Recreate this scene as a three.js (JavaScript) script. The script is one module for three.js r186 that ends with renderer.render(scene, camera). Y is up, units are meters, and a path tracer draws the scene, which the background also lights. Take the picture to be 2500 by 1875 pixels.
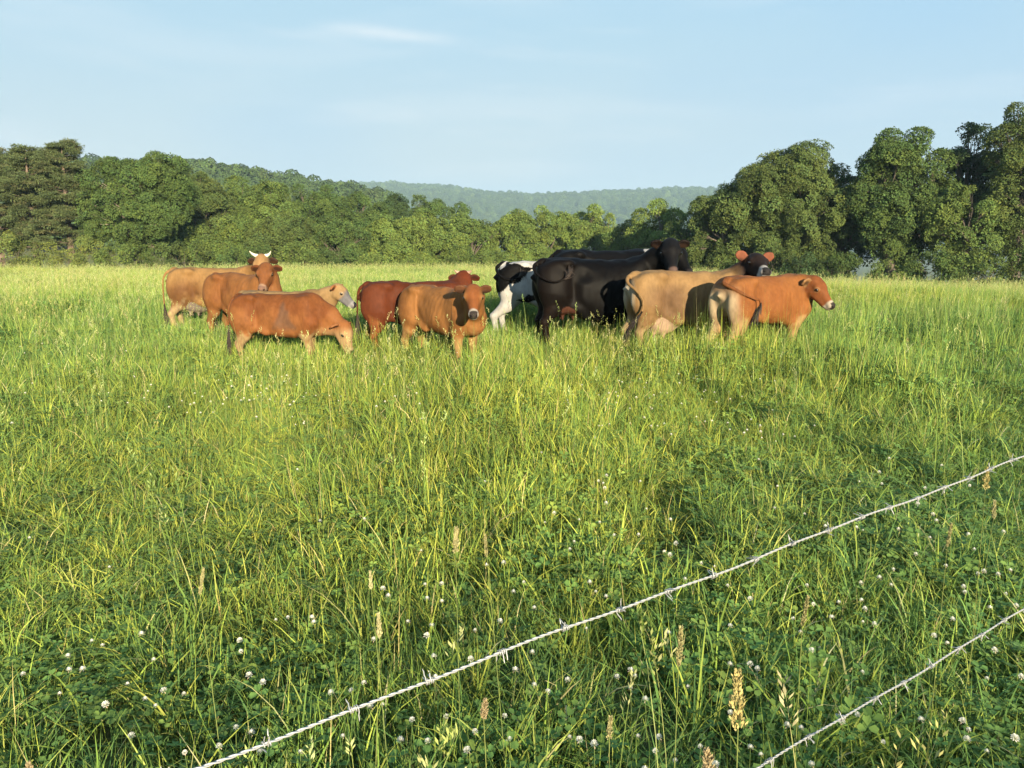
import * as THREE from 'three';
import { mergeGeometries } from 'three/addons/utils/BufferGeometryUtils.js';

// ---------------------------------------------------------------- camera, sky, sun, exposure
const scene = new THREE.Scene();
const EYE = 1.65;
const camera = new THREE.PerspectiveCamera(52.8, 4 / 3, 0.05, 9000);
camera.position.set(0, EYE, 0);
camera.rotation.set(THREE.MathUtils.degToRad(-10.5), 0, 0);
scene.add(camera);

const renderer = new THREE.WebGLRenderer({ antialias: true });
renderer.toneMapping = THREE.LinearToneMapping;
renderer.toneMappingExposure = 2.8;
renderer.shadowMap.enabled = true;

const SUN_EL = THREE.MathUtils.degToRad(13), SUN_AZ = THREE.MathUtils.degToRad(18);   // low sun behind the viewer, to the right
const sunDir = new THREE.Vector3(Math.sin(SUN_AZ) * Math.cos(SUN_EL), Math.sin(SUN_EL), Math.cos(SUN_AZ) * Math.cos(SUN_EL));
const sun = new THREE.DirectionalLight(new THREE.Color().setRGB(1.0, 0.85, 0.61), 5.0);
sun.position.copy(sunDir).multiplyScalar(120);
sun.castShadow = true;
sun.shadow.mapSize.set(4096, 4096);
Object.assign(sun.shadow.camera, { left: -90, right: 90, top: 70, bottom: -70, near: 1, far: 300 });
scene.add(sun, sun.target);

// ---------------------------------------------------------------- small helpers
function rng(seed) {
  let s = seed | 0;
  return () => { s = (s + 0x6d2b79f5) | 0; let t = Math.imul(s ^ (s >>> 15), 1 | s); t = (t + Math.imul(t ^ (t >>> 7), 61 | t)) ^ t; return ((t ^ (t >>> 14)) >>> 0) / 4294967296; };
}
const hash3 = (x, y, z) => { let h = Math.imul(x, 374761393) + Math.imul(y, 668265263) + Math.imul(z, 2147483647 ^ 0x5bd1e995); h = Math.imul(h ^ (h >>> 13), 1274126177); return ((h ^ (h >>> 16)) >>> 0) / 4294967296; };
function noise3(x, y, z) {
  const xi = Math.floor(x), yi = Math.floor(y), zi = Math.floor(z);
  let fx = x - xi, fy = y - yi, fz = z - zi;
  fx = fx * fx * (3 - 2 * fx); fy = fy * fy * (3 - 2 * fy); fz = fz * fz * (3 - 2 * fz);
  const L = (a, b, t) => a + (b - a) * t;
  const c = (i, j, k) => hash3(xi + i, yi + j, zi + k);
  return L(L(L(c(0, 0, 0), c(1, 0, 0), fx), L(c(0, 1, 0), c(1, 1, 0), fx), fy), L(L(c(0, 0, 1), c(1, 0, 1), fx), L(c(0, 1, 1), c(1, 1, 1), fx), fy), fz);
}
const fbm = (x, y, z, n = 4) => { let s = 0, a = 0.5, t = 0; for (let i = 0; i < n; i++) { s += a * noise3(x, y, z); t += a; a *= 0.5; x = x * 2.03 + 17.1; y = y * 2.03 + 5.7; z = z * 2.03 + 9.3; } return s / t; };
const clamp = (x, a = 0, b = 1) => Math.min(b, Math.max(a, x));
const sstep = (a, b, x) => { const t = clamp((x - a) / (b - a)); return t * t * (3 - 2 * t); };
const lerp = (a, b, t) => a + (b - a) * t;
const mix3 = (a, b, t) => [lerp(a[0], b[0], t), lerp(a[1], b[1], t), lerp(a[2], b[2], t)];
function table(rows, x) {                                     // smooth interpolation in rows of [x, value]
  if (x <= rows[0][0]) return rows[0][1];
  for (let i = 1; i < rows.length; i++) if (x <= rows[i][0]) { const t = (x - rows[i - 1][0]) / (rows[i][0] - rows[i - 1][0]); return lerp(rows[i - 1][1], rows[i][1], t * t * (3 - 2 * t)); }
  return rows[rows.length - 1][1];
}
const taken = new Map();
function numbered(name) { const n = taken.get(name) ?? 0; taken.set(name, n + 1); return n ? `${name}_${String(n).padStart(3, '0')}` : name; }
function tag(o, label, category, group, kind) {
  if (label) o.userData.label = label;
  if (category) o.userData.category = category;
  if (group) o.userData.group = group;
  if (kind) o.userData.kind = kind;
  return o;
}
function top(o, name) { o.name = numbered(name); scene.add(o); return o; }

class Soup {                                                  // triangles with a colour per vertex
  constructor() { this.p = []; this.c = []; this.i = []; }
  v(x, y, z, c) { this.p.push(x, y, z); this.c.push(c[0], c[1], c[2]); return this.p.length / 3 - 1; }
  tri(a, b, c) { this.i.push(a, b, c); }
  quad(a, b, c, d) { this.i.push(a, b, c, a, c, d); }
  geo(smooth = true) {
    const g = new THREE.BufferGeometry();
    g.setAttribute('position', new THREE.Float32BufferAttribute(this.p, 3));
    g.setAttribute('color', new THREE.Float32BufferAttribute(this.c, 3));
    g.setIndex(this.i);
    if (smooth) g.computeVertexNormals();
    return g;
  }
}
// a tapered tube along points [x, y, z, r]
function limb(s, pts, sides, c) {
  let prev = null;
  const d = new THREE.Vector3(), a = new THREE.Vector3(), b = new THREE.Vector3();
  for (let k = 0; k < pts.length; k++) {
    const q = pts[Math.min(k + 1, pts.length - 1)], o = pts[Math.max(k - 1, 0)];
    d.set(q[0] - o[0], q[1] - o[1], q[2] - o[2]).normalize();
    a.set(Math.abs(d.y) > 0.9 ? 1 : 0, Math.abs(d.y) > 0.9 ? 0 : 1, 0).cross(d).normalize();
    b.crossVectors(d, a);
    const ring = [];
    for (let j = 0; j < sides; j++) {
      const t = j / sides * Math.PI * 2, u = Math.cos(t) * pts[k][3], w = Math.sin(t) * pts[k][3];
      ring.push(s.v(pts[k][0] + a.x * u + b.x * w, pts[k][1] + a.y * u + b.y * w, pts[k][2] + a.z * u + b.z * w, c));
    }
    if (prev) for (let j = 0; j < sides; j++) s.quad(prev[j], ring[j], ring[(j + 1) % sides], prev[(j + 1) % sides]);
    prev = ring;
  }
}
function instanced(name, geo, mat, list) {                    // list of [Matrix4, [r, g, b]]
  const m = new THREE.InstancedMesh(geo, mat, list.length);
  const c = new THREE.Color();
  list.forEach(([x, t], k) => { m.setMatrixAt(k, x); m.setColorAt(k, c.setRGB(t[0], t[1], t[2])); });
  m.name = name;
  return m;
}

// ---------------------------------------------------------------- sky: clear early evening air with thin high wisps
{
  const W = 2048, H = 1024, px = new Float32Array(W * H * 4);
  const low = [0.243, 0.280, 0.292], mid = [0.170, 0.254, 0.313], high = [0.076, 0.146, 0.255];   // radiance; the exposure above brings it to what the eye sees
  for (let j = 0; j < H; j++) {
    const el = ((j + 0.5) / H - 0.5) * Math.PI, e = Math.max(0, el) * 180 / Math.PI;
    for (let i = 0; i < W; i++) {
      const az = ((i + 0.5) / W - 0.5) * 2 * Math.PI;         // atan2(z, x)
      const x = Math.cos(el) * Math.cos(az), y = Math.sin(el), z = Math.cos(el) * Math.sin(az);
      let c = e < 17 ? mix3(low, mid, sstep(0, 17, e)) : mix3(mid, high, sstep(8, 80, e));
      // air a little deeper blue in uneven broad patches
      const broad = fbm(x * 2.2 + 3, y * 5, z * 2.2, 3);
      c = mix3(c, [c[0] * 0.86, c[1] * 0.94, c[2] * 1.03], sstep(0.42, 0.68, broad) * 0.8);
      const toSun = clamp(x * sunDir.x + y * sunDir.y + z * sunDir.z);
      c = mix3(c, [0.42, 0.36, 0.28], 0.45 * Math.pow(toSun, 10) * sstep(50, 5, e));
      // thin cirrus, drawn out along the horizon
      const yy = y * 26 + 0.25 * Math.sin(az * 9);
      const veil = sstep(0.50, 0.80, fbm(x * 3.2, yy, z * 3.2 + 7, 5)) * sstep(0, 6, e);
      const streak = sstep(0.60, 0.82, fbm(x * 7 + 31, y * 60 + 4 * x, z * 7, 4)) * sstep(2, 9, e);
      let k = 0.15 * veil + 0.12 * streak;
      // the one clear wisp left of the middle
      const a = (Math.atan2(x, -z) * 180 / Math.PI), da = (a + 9.0) / 4.6, de = (e - 13.75 + 0.055 * (a + 9.0)) / 0.34;
      const body = Math.exp(-(da * da * da * da) - de * de) * (0.45 + 0.9 * fbm(a * 1.1, e * 6, 3, 4));
      k += 0.52 * body * sstep(-1.2, 0.2, da + 0.25) ;
      c = mix3(c, [0.345, 0.356, 0.364], clamp(k));
      const o = (j * W + i) * 4;
      px[o] = c[0]; px[o + 1] = c[1]; px[o + 2] = c[2]; px[o + 3] = 1;
    }
  }
  const t = new THREE.DataTexture(px, W, H, THREE.RGBAFormat, THREE.FloatType);
  t.mapping = THREE.EquirectangularReflectionMapping;
  t.magFilter = t.minFilter = THREE.LinearFilter;
  t.wrapS = THREE.RepeatWrapping;
  t.needsUpdate = true;
  scene.background = t;
  scene.environment = t;
  scene.backgroundIntensity = 1;
  scene.environmentIntensity = 1;
}
scene.fog = new THREE.FogExp2(new THREE.Color().setRGB(0.56, 0.80, 1.0), 0.00029);

// ---------------------------------------------------------------- the lie of the land
const HILL = [[-400, 22], [-220, 26], [-147, 26], [-125, 26], [-110, 24], [-93, 21], [-76, 18.5], [-59, 16], [-49, 12], [-40, 4], [-25, -8], [0, -16]];
const RIDGE = [[-3000, 80], [-1500, 98], [-800, 104], [-416, 110], [-370, 115], [-277, 114], [-157, 107], [-111, 101], [9, 92], [139, 93], [231, 97], [324, 100], [416, 102], [800, 104], [1600, 92], [3000, 75]];
const edgeAt = (x) => lerp(35, 33, sstep(-14, 20, x));        // where the pasture ends, metres away
function ground(x, z) {
  const d = -z;
  let y = 0.10 * (fbm(x * 0.11 + 40, 0, z * 0.11, 3) - 0.5) * sstep(2, 9, Math.hypot(x, z));
  if (d < 0) return y;
  y -= 0.85 * sstep(3, 22, x) * sstep(15, 36, d);
  const e = edgeAt(x);
  y -= 5.0 * sstep(e, e + 60, d) + 14 * sstep(e + 30, e + 110, d) + 8 * sstep(400, 1000, d);
  if (d > 150) {
    const k = (d - 330) / 95, hill = table(HILL, x) + 17;
    y += Math.max(0, hill) * Math.exp(-k * k);
    y += (table(RIDGE, x) + 27 + 10 * (fbm(x * 0.006, 0, z * 0.006, 3) - 0.5)) * sstep(950, 1830, d) * (1 - 0.25 * sstep(1830, 3200, d));
  }
  return y;
}
{
  // one sheet, rings of growing radius round the viewer
  const p = [], idx = [], uv = [], A = 220, R = [];
  for (let r = 0.4; r < 5200; r *= 1.055) R.push(r);
  p.push(0, ground(0, 0), 0); uv.push(0, 0);
  for (const r of R) for (let a = 0; a < A; a++) { const t = a / A * Math.PI * 2, x = Math.sin(t) * r, z = -Math.cos(t) * r; p.push(x, ground(x, z), z); uv.push(x / 3, z / 3); }
  for (let a = 0; a < A; a++) idx.push(0, 1 + a, 1 + (a + 1) % A);
  for (let k = 0; k + 1 < R.length; k++) for (let a = 0; a < A; a++) { const i = 1 + k * A + a, j = 1 + k * A + (a + 1) % A; idx.push(i, i + A, j + A, i, j + A, j); }
  const g = new THREE.BufferGeometry();
  g.setAttribute('position', new THREE.Float32BufferAttribute(p, 3));
  g.setAttribute('uv', new THREE.Float32BufferAttribute(uv, 2));
  g.setIndex(idx); g.computeVertexNormals();
  if (g.attributes.normal.getY(0) < 0) { for (let k = 0; k < idx.length; k += 3) [idx[k + 1], idx[k + 2]] = [idx[k + 2], idx[k + 1]]; g.setIndex(idx); g.computeVertexNormals(); }
  const n = 256, px = new Uint8Array(n * n * 4);
  for (let j = 0; j < n; j++) for (let i = 0; i < n; i++) {
    const f = fbm(i / 9, j / 9, 1, 4), q = fbm(i / 40, j / 40, 5, 3), o = (j * n + i) * 4;
    px[o] = 52 + 46 * f + 16 * q; px[o + 1] = 58 + 40 * f + 24 * q; px[o + 2] = 30 + 22 * f; px[o + 3] = 255;
  }
  const t = new THREE.DataTexture(px, n, n); t.colorSpace = THREE.SRGBColorSpace; t.wrapS = t.wrapT = THREE.MirroredRepeatWrapping; t.magFilter = THREE.LinearFilter; t.needsUpdate = true;
  const m = new THREE.Mesh(g, new THREE.MeshStandardMaterial({ map: t, roughness: 1 }));
  tag(top(m, 'ground'), 'rolling pasture ground under the long grass, falling away to a valley', 'ground', null, 'structure');
}

// ---------------------------------------------------------------- pasture grass
const grassMat = new THREE.MeshPhysicalMaterial({ color: 0xffffff, vertexColors: true, roughness: 0.95, transmission: 0.12, thickness: 0, ior: 1.35, side: THREE.DoubleSide, specularIntensity: 0.6 });
grassMat.name = 'grass leaf';
const GREENS = [[0.229, 0.3059, 0.0505], [0.1832, 0.2781, 0.0505], [0.2976, 0.3504, 0.0606], [0.1374, 0.2336, 0.0551], [0.3549, 0.3838, 0.0826], [0.1088, 0.1947, 0.0551]];
const STRAW = [[0.42, 0.36, 0.16], [0.36, 0.33, 0.13], [0.46, 0.42, 0.22]];
function blade(s, r, x, z, len, wid, lean, bend, az, c, segs = 4, twist = 0) {
  let px = x, py = -0.01, pz = z, th = lean, left = [], right = [];
  const step = len / segs;
  let wa = az + Math.PI / 2 + twist;
  for (let k = 0; k <= segs; k++) {
    const t = k / segs, w = wid * 0.5 * (k === segs ? 0 : (1 - t * t * 0.75) * (0.65 + 0.7 * Math.min(1, t * 3)));
    const cx = Math.cos(wa) * w, cz = Math.sin(wa) * w;
    if (k === segs) { const q = s.v(px, py, pz, c); s.tri(left[k - 1], right[k - 1], q); } else {
      left.push(s.v(px - cx, py, pz - cz, c)); right.push(s.v(px + cx, py, pz + cz, c));
      if (k) s.quad(left[k - 1], right[k - 1], right[k], left[k]);
    }
    px += Math.cos(az) * Math.sin(th) * step; py += Math.cos(th) * step; pz += Math.sin(az) * Math.sin(th) * step;
    th += bend / segs * (0.5 + t); wa += twist * 0.25;
  }
}
const vary = (r, c, k = 0.22) => { const m = 1 + (r() - 0.5) * 2 * k, w = (r() - 0.5) * k * 0.5; return [c[0] * (m + w), c[1] * m, c[2] * (m - w)]; };
function turf(seed, n, size, hscale, o = {}) {
  const r = rng(seed), s = new Soup();
  const tuf = []; for (let k = 0; k < 16; k++) tuf.push([(r() - 0.5) * size, (r() - 0.5) * size, Math.floor(r() * 6), 0.75 + r() * 0.5]);
  for (let k = 0; k < n; k++) {
    let x = (r() - 0.5) * size, z = (r() - 0.5) * size, ci = Math.floor(r() * GREENS.length), hs = hscale;
    if (r() < 0.6) { const t = tuf[Math.floor(r() * 16)]; x = t[0] + (r() + r() - 1) * 0.07; z = t[1] + (r() + r() - 1) * 0.07; if (r() < 0.7) ci = t[2]; hs *= t[3]; }
    const u = r() < (o.broad ?? 1) ? r() : 0.3 * r(), az = r() * Math.PI * 2, dry = r() < (o.dry ?? 0.035);
    const c = vary(r, dry ? STRAW[Math.floor(r() * 3)] : GREENS[ci]);
    if (u < 0.60) blade(s, r, x, z, (0.09 + 0.17 * r()) * hs, 0.0025 + 0.0020 * r(), 0.1 + 1.1 * r() * r(), 0.2 + 1.5 * r(), az, c, 3, (r() - 0.5) * 1.2);
    else if (u < 0.84) blade(s, r, x, z, (0.15 + 0.21 * r()) * hs, 0.0032 + 0.0038 * r(), 0.05 + 0.8 * r(), 0.4 + 1.9 * r(), az, c, 5, (r() - 0.5) * 1.4);
    else if (u < 0.88) blade(s, r, x, z, (0.22 + 0.18 * r()) * hs, 0.0020, 0.04 + 0.25 * r(), 0.1 + 0.4 * r(), az, c, 3, 0);
    else blade(s, r, x, z, (0.14 + 0.2 * r()) * hs, 0.004, 0.7 + 0.8 * r(), 0.4 * r(), az, c, 3, (r() - 0.5));     // lying blades
  }
  // clover leaves low in the sward
  const nc = o.clover ?? 0;
  for (let k = 0; k < nc; k++) {
    const x = (r() - 0.5) * size, z = (r() - 0.5) * size, y = 0.05 + 0.14 * r(), c = vary(r, r() < 0.35 ? [0.18, 0.26, 0.055] : [0.125, 0.215, 0.05], 0.25), R = 0.010 + 0.008 * r(), a0 = r() * 6.28, tx = (r() - 0.5) * 0.7, tz = (r() - 0.5) * 0.7;
    for (let l = 0; l < 3; l++) {
      const a = a0 + l * 2.094, cx = Math.cos(a), cz = Math.sin(a), dx = -cz, dz = cx;
      const P = (f, w, up) => { const qx = (cx * f + dx * w) * R, qz = (cz * f + dz * w) * R; return s.v(x + qx, y + up * R + qx * tx + qz * tz, z + qz, c); };
      const a1 = P(0.1, 0, 0), b1 = P(0.9, 0.75, 0.35), c1 = P(1.75, 0.5, 0.3), d1 = P(1.7, 0, 0.1), e1 = P(1.75, -0.5, 0.3), f1 = P(0.9, -0.75, 0.35);
      s.tri(a1, b1, c1); s.tri(a1, c1, d1); s.tri(a1, d1, e1); s.tri(a1, e1, f1);
    }
    blade(s, r, x, z, y, 0.0018, 0.02, 0, a0, c, 2, 0);
  }
  return s.geo();
}
// flowering stems: thin culm with a loose pale panicle
function culm(seed, kind) {
  const r = rng(seed), s = new Soup();
  const n = kind === 'sparse' ? 3 : 5;
  for (let q = 0; q < n; q++) {
    const x0 = (r() - 0.5) * 0.3, z0 = (r() - 0.5) * 0.3, L = 0.46 + 0.30 * r(), lean = 0.03 + 0.2 * r(), az = r() * 6.28, bend = 0.1 + 0.5 * r();
    const c = vary(r, r() < 0.45 ? [0.30, 0.34, 0.11] : [0.22, 0.29, 0.07], 0.2);
    blade(s, r, x0, z0, L, 0.0024, lean, bend, az, c, 4, 0);
    const hc = vary(r, r() < 0.6 ? [0.40, 0.40, 0.17] : [0.30, 0.35, 0.11], 0.18), style = r();
    let px = x0, py = -0.01, pz = z0, th = lean;
    for (let k = 0; k < 4; k++) { px += Math.cos(az) * Math.sin(th) * L / 4; py += Math.cos(th) * L / 4; pz += Math.sin(az) * Math.sin(th) * L / 4; th += bend / 4 * (0.5 + k / 4); }
    const len = 0.06 + 0.07 * r(), flakes = 16;
    for (let k = 0; k < flakes; k++) {
      const t = k / flakes, sp = style < 0.5 ? 0.006 + 0.006 * (1 - t) : 0.03 * (1 - t) * r() + 0.004, a = r() * 6.28, f = -len * (1 - t);
      const cx = px + Math.cos(az) * Math.sin(th) * f + Math.cos(a) * sp, cy = py + Math.cos(th) * f + (r() - 0.5) * 0.01, cz = pz + Math.sin(az) * Math.sin(th) * f + Math.sin(a) * sp;
      const h = 0.0055 + 0.005 * r(), w = 0.0022 + 0.0014 * r(), b = r() * 3.14, ux = Math.cos(b) * w, uz = Math.sin(b) * w, ox = Math.cos(a) * h * 0.6, oz = Math.sin(a) * h * 0.6;
      const A = s.v(cx - ox, cy - h, cz - oz, hc), B = s.v(cx + ux, cy, cz + uz, hc), C = s.v(cx + ox, cy + h, cz + oz, hc), D = s.v(cx - ux, cy, cz - uz, hc);
      s.tri(A, B, C); s.tri(A, C, D);
    }
  }
  return s.geo();
}
{
  const near = [], kinds = [];
  for (let k = 0; k < 7; k++) kinds.push(turf(100 + k, k < 4 ? 760 : 980, 0.52, 0.98, { clover: k < 4 ? 170 : 30, dry: 0.02 + 0.02 * (k % 3) }));
  const lists = kinds.map(() => []), stems = [0, 1, 2, 3, 4, 5].map((k) => culm(300 + k, 'x')), sl = stems.map(() => []);
  const r = rng(7), m = new THREE.Matrix4(), q = new THREE.Quaternion(), e = new THREE.Euler(), P = new THREE.Vector3(), S = new THREE.Vector3();
  const put = (list, x, z, sc, sy, tint) => { e.set((r() - 0.5) * 0.16, r() * 6.283, (r() - 0.5) * 0.16); q.setFromEuler(e); P.set(x, ground(x, z), z); S.set(sc, sc * sy, sc); list.push([m.clone().compose(P, q, S), tint]); };
  const cell = 0.40;
  for (let z = 4; z > -52; z -= cell) {
    const d = -z, half = Math.max(4.5, d * 0.78 + 3);
    for (let x = -half; x < half; x += cell) {
      const xx = x + (r() - 0.5) * cell * 0.9, zz = z + (r() - 0.5) * cell * 0.9;
      if (Math.hypot(xx, zz) < 0.5 || d > edgeAt(xx) + 9) continue;
      const big = fbm(xx * 0.35, 3, zz * 0.35, 3), fine = fbm(xx * 1.3 + 9, 8, zz * 1.3, 2), dryness = fbm(xx * 0.16 + 70, 2, zz * 0.16, 3);
      const lush = sstep(0.4, 0.65, big);
      let k = fine > 0.53 ? Math.floor(r() * 4) : 4 + Math.floor(r() * 3);
      if (r() < 0.25) k = Math.floor(r() * 7);
      const warm = sstep(0.35, 0.65, dryness), b = 0.84 + 0.32 * r();
      const tint = [b * lerp(0.86, 1.16, warm), b * lerp(0.97, 1.08, warm), b * lerp(1.05, 0.92, warm)];
      put(lists[k], xx, zz, 0.9 + 0.3 * r(), lerp(0.70, 1.18, lush) * (0.85 + 0.3 * r()) * lerp(0.80, 1.92, sstep(3.5, 9.5, d)) * lerp(1, 0.62, sstep(15, 30, d)), tint);
      // stems stand thicker out in the field than by the fence
      const want = lerp(0.08, 0.8, sstep(4, 20, d)) * (0.45 + 0.9 * sstep(0.38, 0.62, fbm(xx * 0.25 + 5, 6, zz * 0.25, 2)));
      for (let rep = 0; rep < (d > 6 ? 2 : 1); rep++) if (r() < want * 0.85) put(sl[Math.floor(r() * 6)], xx + (r() - 0.5) * 0.3, zz + (r() - 0.5) * 0.3, 0.85 + 0.35 * r(), (0.9 + 0.3 * r()) * lerp(1, 0.8, sstep(15, 30, d)), [1, 1, 1].map((v) => v * (0.9 + 0.25 * r())));
    }
  }
  const g = new THREE.Group();
  kinds.forEach((geo, k) => g.add(instanced('blades', geo, grassMat, lists[k])));
  tag(top(g, 'meadow_grass'), 'long green pasture grass and clover leaves covering the whole field', 'grass', null, 'stuff');
  const h = new THREE.Group();
  stems.forEach((geo, k) => h.add(instanced('stems', geo, grassMat, sl[k])));
  tag(top(h, 'flowering_grass'), 'thin flowering grass stems with pale seed heads scattered through the pasture', 'grass', null, 'stuff');
  console.log('grass', lists.reduce((a, l) => a + l.length, 0), sl.reduce((a, l) => a + l.length, 0));
}

// ---------------------------------------------------------------- trees and shrubs
const leafMat = new THREE.MeshPhysicalMaterial({ color: 0xffffff, vertexColors: true, roughness: 0.95, transmission: 0.14, thickness: 0, ior: 1.35, side: THREE.DoubleSide, specularIntensity: 0.5 });
leafMat.name = 'tree leaf';
const barkMat = new THREE.MeshStandardMaterial({ color: 0xffffff, vertexColors: true, roughness: 0.95 });
barkMat.name = 'bark';
function spray(seed, n, rad, flat, leaf, needle) {            // a leafy twig end: many small leaves in a flattened dome
  const r = rng(seed), s = new Soup();
  for (let k = 0; k < n; k++) {
    const a = r() * 6.283, q = Math.sqrt(r()) * rad, x = Math.cos(a) * q, z = Math.sin(a) * q, y = (r() - 0.35) * flat * (1.2 - q / rad);
    const b = 0.72 + 0.56 * r(), w = 0.9 + 0.2 * r(), c = [b * w, b, b * (2 - w)];
    // leaf axis points outward, blade tilted at random about level
    const yaw = a + (r() - 0.5) * 2.2, pit = (r() - 0.45) * 1.5, L = leaf * (0.7 + 0.6 * r()), Wd = L * (needle ? 0.10 : 0.34);
    const ax = Math.cos(yaw) * Math.cos(pit), ay = Math.sin(pit), az = Math.sin(yaw) * Math.cos(pit);
    const ro = (r() - 0.5) * 1.6, sx0 = -Math.sin(yaw), sz0 = Math.cos(yaw);
    const nx = -Math.cos(yaw) * Math.sin(pit), ny = Math.cos(pit), nz = -Math.sin(yaw) * Math.sin(pit);
    const sx = sx0 * Math.cos(ro) + nx * Math.sin(ro), sy = ny * Math.sin(ro), sz = sz0 * Math.cos(ro) + nz * Math.sin(ro);
    const A = s.v(x, y, z, c), B = s.v(x + ax * L * 0.5 + sx * Wd, y + ay * L * 0.5 + sy * Wd + 0.02 * L, z + az * L * 0.5 + sz * Wd, c), C = s.v(x + ax * L, y + ay * L - 0.06 * L, z + az * L, c), D = s.v(x + ax * L * 0.5 - sx * Wd, y + ay * L * 0.5 - sy * Wd + 0.02 * L, z + az * L * 0.5 - sz * Wd, c);
    s.tri(A, B, C); s.tri(A, C, D);
  }
  return s.geo();
}
const SPRAYS = [0, 1, 2, 3].map((k) => spray(500 + k, 120, 0.46, 0.32, 0.112));
const FINE = [0, 1].map((k) => spray(520 + k, 80, 0.36, 0.36, 0.10));
const NEEDLES = [0, 1].map((k) => spray(540 + k, 150, 0.40, 0.20, 0.17, true));
const UPV = new THREE.Vector3(0, 1, 0);
function plant(o, name, label, category, group) {
  const r = rng(o.seed), root = new THREE.Group(), gy = ground(o.x, o.z) - 0.12, H = o.top - gy, hw = o.hw;
  root.position.set(o.x, gy, o.z);
  // lobes of the crown: [x, y, z, radius]
  const lobes = [];
  const low = o.low ?? 0.18, cy = H * (1 + low) / 2, ry = H * (1 - low) / 2, dz = o.deep ?? 0.85;
  const nl = Math.round((o.lobes ?? 13 + hw * hw * 0.9) * 1.35);
  for (const e of o.extra ?? []) lobes.push(e);
  for (let k = 0; k < nl; k++) {
    let tries = 0, best = null, far = -1;
    while (tries++ < 6) {                                      // spread the lobes apart
      const u = r() * 2 - 1, a = r() * 6.283, q = k % 4 === 3 ? 0.66 + 0.16 * r() : 0.30 + 0.50 * Math.sqrt(r()), w = Math.sqrt(1 - u * u);
      const wide = o.shape === 'cone' ? 1.15 - 0.9 * (u + 1) / 2 : o.shape === 'round' ? 1 : 1 - 0.25 * Math.max(0, -u);
      const p = [Math.cos(a) * w * hw * q * wide, cy + u * ry * (q + 0.05), Math.sin(a) * w * hw * q * dz * wide];
      let dmin = 9; for (const l of lobes) dmin = Math.min(dmin, Math.hypot(p[0] - l[0], p[1] - l[1], p[2] - l[2]));
      if (dmin > far) { far = dmin; best = p; }
    }
    lobes.push([...best, (k % 4 === 3 ? 0.11 + 0.08 * r() : 0.18 + 0.20 * r() * r() + 0.06 * r()) * Math.min(hw, ry) * (o.lobeScale ?? 1)]);
  }
  { let hiY = 0, far = 0; for (const l of lobes) { hiY = Math.max(hiY, l[1] + l[3] * 0.9); far = Math.max(far, Math.abs(l[0]) + l[3] * 0.9); } const fy = H / hiY, fx = hw / far; for (const l of lobes) { l[1] *= fy; l[0] *= fx; } }
  // sprays over each lobe
  const lists = [[], [], [], []], M = new THREE.Matrix4(), q = new THREE.Quaternion(), q2 = new THREE.Quaternion(), P = new THREE.Vector3(), S = new THREE.Vector3(), N = new THREE.Vector3();
  const set = o.fine ? FINE : SPRAYS, dens = (o.dense ?? 1) * 12;
  for (const [lx, ly, lz, lr] of lobes) {
    const n = Math.max(6, Math.round(dens * lr * lr * 4)), hue = 0.86 + 0.28 * r();
    for (let k = 0; k < n; k++) {
      const u = r() * 2 - 1, a = r() * 6.283, w = Math.sqrt(1 - u * u), rad = lr * (0.55 + 0.5 * Math.sqrt(r())) * (1 + 0.22 * (noise3(lx + Math.cos(a) * w * 2.4, ly + u * 2.4, lz + Math.sin(a) * w * 2.4) - 0.5));
      N.set(Math.cos(a) * w, u, Math.sin(a) * w);
      P.set(lx + N.x * rad, ly + N.y * rad * 0.86, lz + N.z * rad);
      if (P.y < 0.1 || P.y > H + 0.15) continue;
      N.y += 0.55; N.normalize(); q.setFromUnitVectors(UPV, N); q2.setFromAxisAngle(UPV, r() * 6.283); q.multiply(q2);
      const sc = (0.5 + 0.85 * r() * r() + 0.15 * r()) * (o.leaf ?? 1); S.set(sc, sc, sc);
      const b = hue * (0.82 + 0.36 * r()), y = (r() - 0.5) * 0.22;
      lists[Math.floor(r() * set.length)].push([M.clone().compose(P, q, S), [o.green[0] * b * (1 + y), o.green[1] * b, o.green[2] * b * (1 - y)]]);
    }
  }
  // trunk, forks and limbs
  const s = new Soup(), bark = o.bark ?? [0.10, 0.082, 0.062], tr = o.trunk ?? 0.032 * H;
  const stems = o.stems ?? 1, forkY = Math.max(0.5, H * (o.fork ?? 0.30));
  for (let t = 0; t < stems; t++) {
    const lean = (stems > 1 ? (t - (stems - 1) / 2) * 0.9 : 0) + (o.lean ?? 0), wz = (r() - 0.5) * 0.5;
    const mid = [lean * forkY * 0.6, forkY, wz], topP = [lean * H * 0.35 + (r() - 0.5) * hw * 0.2, H * 0.80, wz + (r() - 0.5) * 0.5];
    limb(s, [[lean * 0.1, -0.05, 0, tr * 1.25], [lean * forkY * 0.25, forkY * 0.4, wz * 0.3, tr], [...mid, tr * 0.8], [(mid[0] + topP[0]) / 2 + (r() - 0.5) * 0.4, (mid[1] + topP[1]) / 2, wz, tr * 0.5], [...topP, tr * 0.15]], 7, bark);
    lobes.forEach((l, k) => {
      if (k % stems !== t) return;
      const f = clamp(0.15 + 0.6 * (l[1] / H - 0.25), 0, 0.85), b = [lerp(mid[0], topP[0], f), lerp(mid[1], topP[1], f), lerp(mid[2], topP[2], f)], br = tr * (0.5 - 0.35 * f) * 0.8;
      const c = [(b[0] + l[0]) / 2 + (r() - 0.5) * 0.4, (b[1] + l[1]) / 2 + 0.1 * (r() - 0.2) * H * 0.3, (b[2] + l[2]) / 2 + (r() - 0.5) * 0.4];
      limb(s, [[...b, br], [...c, br * 0.65], [l[0], l[1], l[2], br * 0.25]], 5, bark);
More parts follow.
